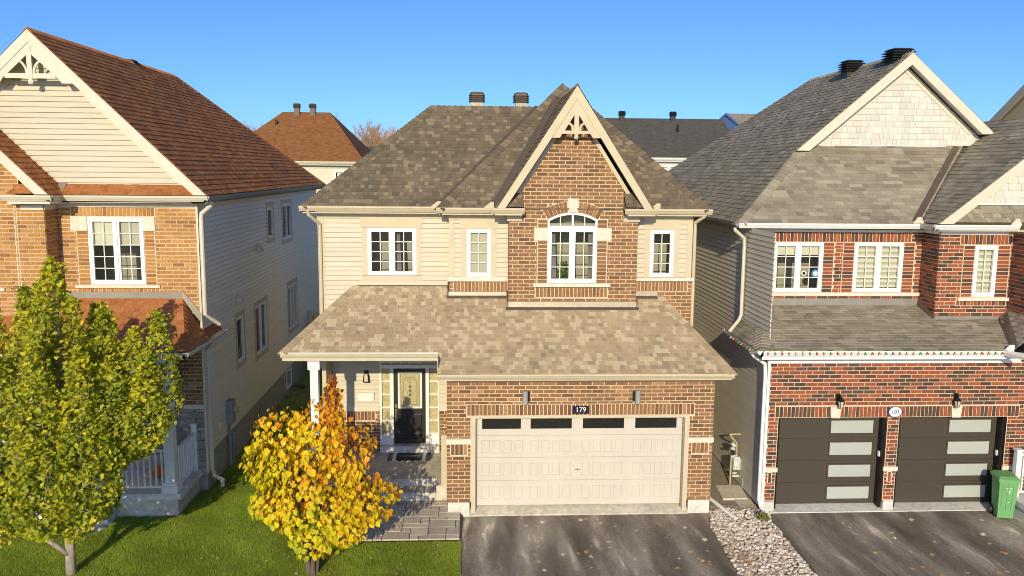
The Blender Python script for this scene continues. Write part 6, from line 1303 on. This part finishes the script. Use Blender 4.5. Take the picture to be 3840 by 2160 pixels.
pt2 = thing('pumpkin', 'little cream pumpkin beside the orange one', 'pumpkin', (-6.87, .92, .58)); mb = MB(); pump(mb, (-6.87, .92, .58), .085, M['pale_pumpkin'], .6); mb.build('rind', pt2, smooth=True); mb = MB(); mb.tube([(-6.87, .92, .67), (-6.865, .92, .71)], .01, M['weed'], 6); mb.build('stem', pt2)
def shrub(name, label, c, r, n, mt, cat, size=.04, up=1.):
    t = thing(name, label, cat, c); rr = np.random.default_rng(3); mb = MB()
    for k in range(16):
        a = rr.uniform(0, 2*np.pi); e = (c[0]+r*.8*math.cos(a), c[1]+r*.8*math.sin(a), c[2]+r*rr.uniform(.6, 1.8)*up); mb.tube([c, ((c[0]+e[0])/2, (c[1]+e[1])/2, c[2]+r*.6*up), e], [.008, .006, .003], M['bark_dark'], 4)
    mb.build('stem', t); p = rr.normal(0, 1, (n, 3)); p /= np.linalg.norm(p, axis=1, keepdims=True); p *= rr.uniform(.4, 1, (n, 1))**.5*np.array((r, r, r*up)); pos = p+np.array(c)+np.array((0, 0, r*up)); 
    P, F = leaf_mesh('fan'); Rm = orient(rr.normal(0, 1, (n, 3)), rr.normal(0, 1, (n, 3))+np.array((0, 0, .6))); V = np.einsum('nij,kj->nki', Rm*size, P)+pos[:, None, :]; FF = (F[None]+np.arange(n)[:, None, None]*len(P)).reshape(-1, 4)
    link('foliage', np_mesh('foliage', V.reshape(-1, 3), FF, [mt], np.repeat(rr.random(n), len(F))), t, kind='stuff'); return t
shrub('shrub', 'dark reddish shrub beside the porch steps behind the yellow tree', (-1.95, .15, .1), .42, 700, M['leaf_dark'], 'shrub', .05, .95)
shrub('weed', 'green and yellow weed growing at the end of the white downpipe', (6.98, -.55, .03), .13, 120, M['weed'], 'weed', .06, .7)
pp = shrub('potted_plant', 'leafy green plant standing inside the arched window', (2.72, 1.80, 5.08), .14, 160, M['plant'], 'plant', .08, 1.5)
# fence between the houses
fn = thing('fence', 'cream post and rail fence closing the passage behind the left house', 'fence', (-5.4, 14, 0))
mb = MB(); mb.box(-5.66, -5.50, 13.92, 14.08, 0, 2.3, M['trim_w']); mb.build('post', fn)
for z0, z1 in ((2.10, 2.24), (1.0, 1.12)): mb = MB(); mb.box(-5.5, -3.2, 13.98, 14.03, z0, z1, M['trim_w']); mb.build('rail', fn)
for k in range(12): mb = MB(); mb.box(-5.49+k*.19, -5.49+k*.19+.178, 14.035, 14.06, .05, 2.05, M['trim']); mb.build('board', fn)
# coloured lights along the right house's eave
sl_ = thing('string_lights', 'string of coloured bulbs clipped along the lower gutter of the red brick house', 'string lights', (9.6, -.47, 3.83))
wire = []; bulbs = []; colr = ['orange', 'green', 'red', 'orange', 'clear', 'yellow', 'green', 'red']
X = np.linspace(6.93, 12.30, 36)
for i, x in enumerate(X): bulbs.append(((x, -.475, 3.80), (0, -1, -.5)))
Y = np.linspace(-.25, 1.3, 9)
for i, y in enumerate(Y): bulbs.append(((6.70, y, 3.80), (-1, 0, -.6)))
mb = MB(); mb.tube([(6.70, 1.6, 3.845)]+[(6.70, y, 3.845) for y in (.8, 0, -.45)]+[(x, -.465, 3.842+.012*math.sin(i*2.3)) for i, x in enumerate(X)], .006, M['plant'], 4); mb.build('cord', sl_)
bm_ = {}
for i, (p, d) in enumerate(bulbs):
    c = colr[i % 8]
    if c not in bm_:
        mb = MB(); mb.tube([(0, 0, .02), (0, 0, -.01)], .011, M['plant'], 6); mb.tube([(0, 0, -.01), (0, 0, -.03), (0, 0, -.06), (0, 0, -.075)], [.012, .02, .013, .003], M['bulb_'+c], 8); bm_[c] = mb.mesh('bulb')
    q = Vector((0, 0, -1)).rotation_difference(Vector(d)); link('bulb', bm_[c], sl_, p, q.to_matrix())
# fallen leaves
def maple(mb, tb):
    n = 18; pts = []
    for i in range(n):
        a = 2*math.pi*i/n; r = (1.0 if i % 4 == 0 else .45 if i % 2 else .72); pts.append((r*math.cos(a), r*math.sin(a), .16*r*r*math.sin(a*2+1)))
    for i in range(n): mb.face([(0, 0, .05), pts[i], pts[(i+1) % n]], M['leaf_dry'], tb)
ml = []
for t in (0, .25, .5, .75, 1.0): mb = MB(); maple(mb, t); ml.append(mb.mesh('fallen_leaf'))
r9 = random.Random(21)
def leaves_on(n, pick, label, grp, z, s=(.042, .09)):
    for k in range(n):
        x, y = pick(); m = Matrix.Rotation(r9.uniform(0, 6.28), 3, 'Z') @ Matrix.Rotation(r9.uniform(-.4, .4), 3, 'X') @ Matrix.Scale(r9.uniform(*s), 3)
        link('fallen_leaf', r9.choice(ml), None, (x, y, z+.012), m, label=label, category='leaf', group=grp)
leaves_on(60, lambda: (r9.uniform(1.2, 5.5), -3.3+3.0*r9.random()**1.6), 'dry tan leaf lying on the asphalt driveway of the middle house', 'dry leaves on the middle driveway', .004)
leaves_on(45, lambda: (r9.uniform(8.6, 13.0), -3.3+2.9*r9.random()**1.3), 'dry tan leaf lying on the asphalt driveway of the red brick house', 'dry leaves on the right driveway', .004)
leaves_on(150, lambda: (left_edge(yy := r9.uniform(-3.2, -.8))+abs(r9.gauss(0, .28)), yy), 'dry brown leaf lying among the white river stones', 'dry leaves on the stone bed', .05)
leaves_on(45, lambda: (r9.uniform(-5.5, .0), r9.uniform(-3.3, -1.6)), 'pale fallen leaf lying in the grass of the lawn', 'fallen leaves on the lawn', .08, (.02, .045))
leaves_on(5, lambda: (r9.uniform(-1.8, -.2), r9.uniform(-1.2, .3)), 'yellow fallen leaf lying on the paver walk', 'fallen leaves on the paver walk', .115, (.025, .045))
for o in bpy.data.objects:      # pieces resting in the scene keep smooth normals off; nothing else to do
    pass
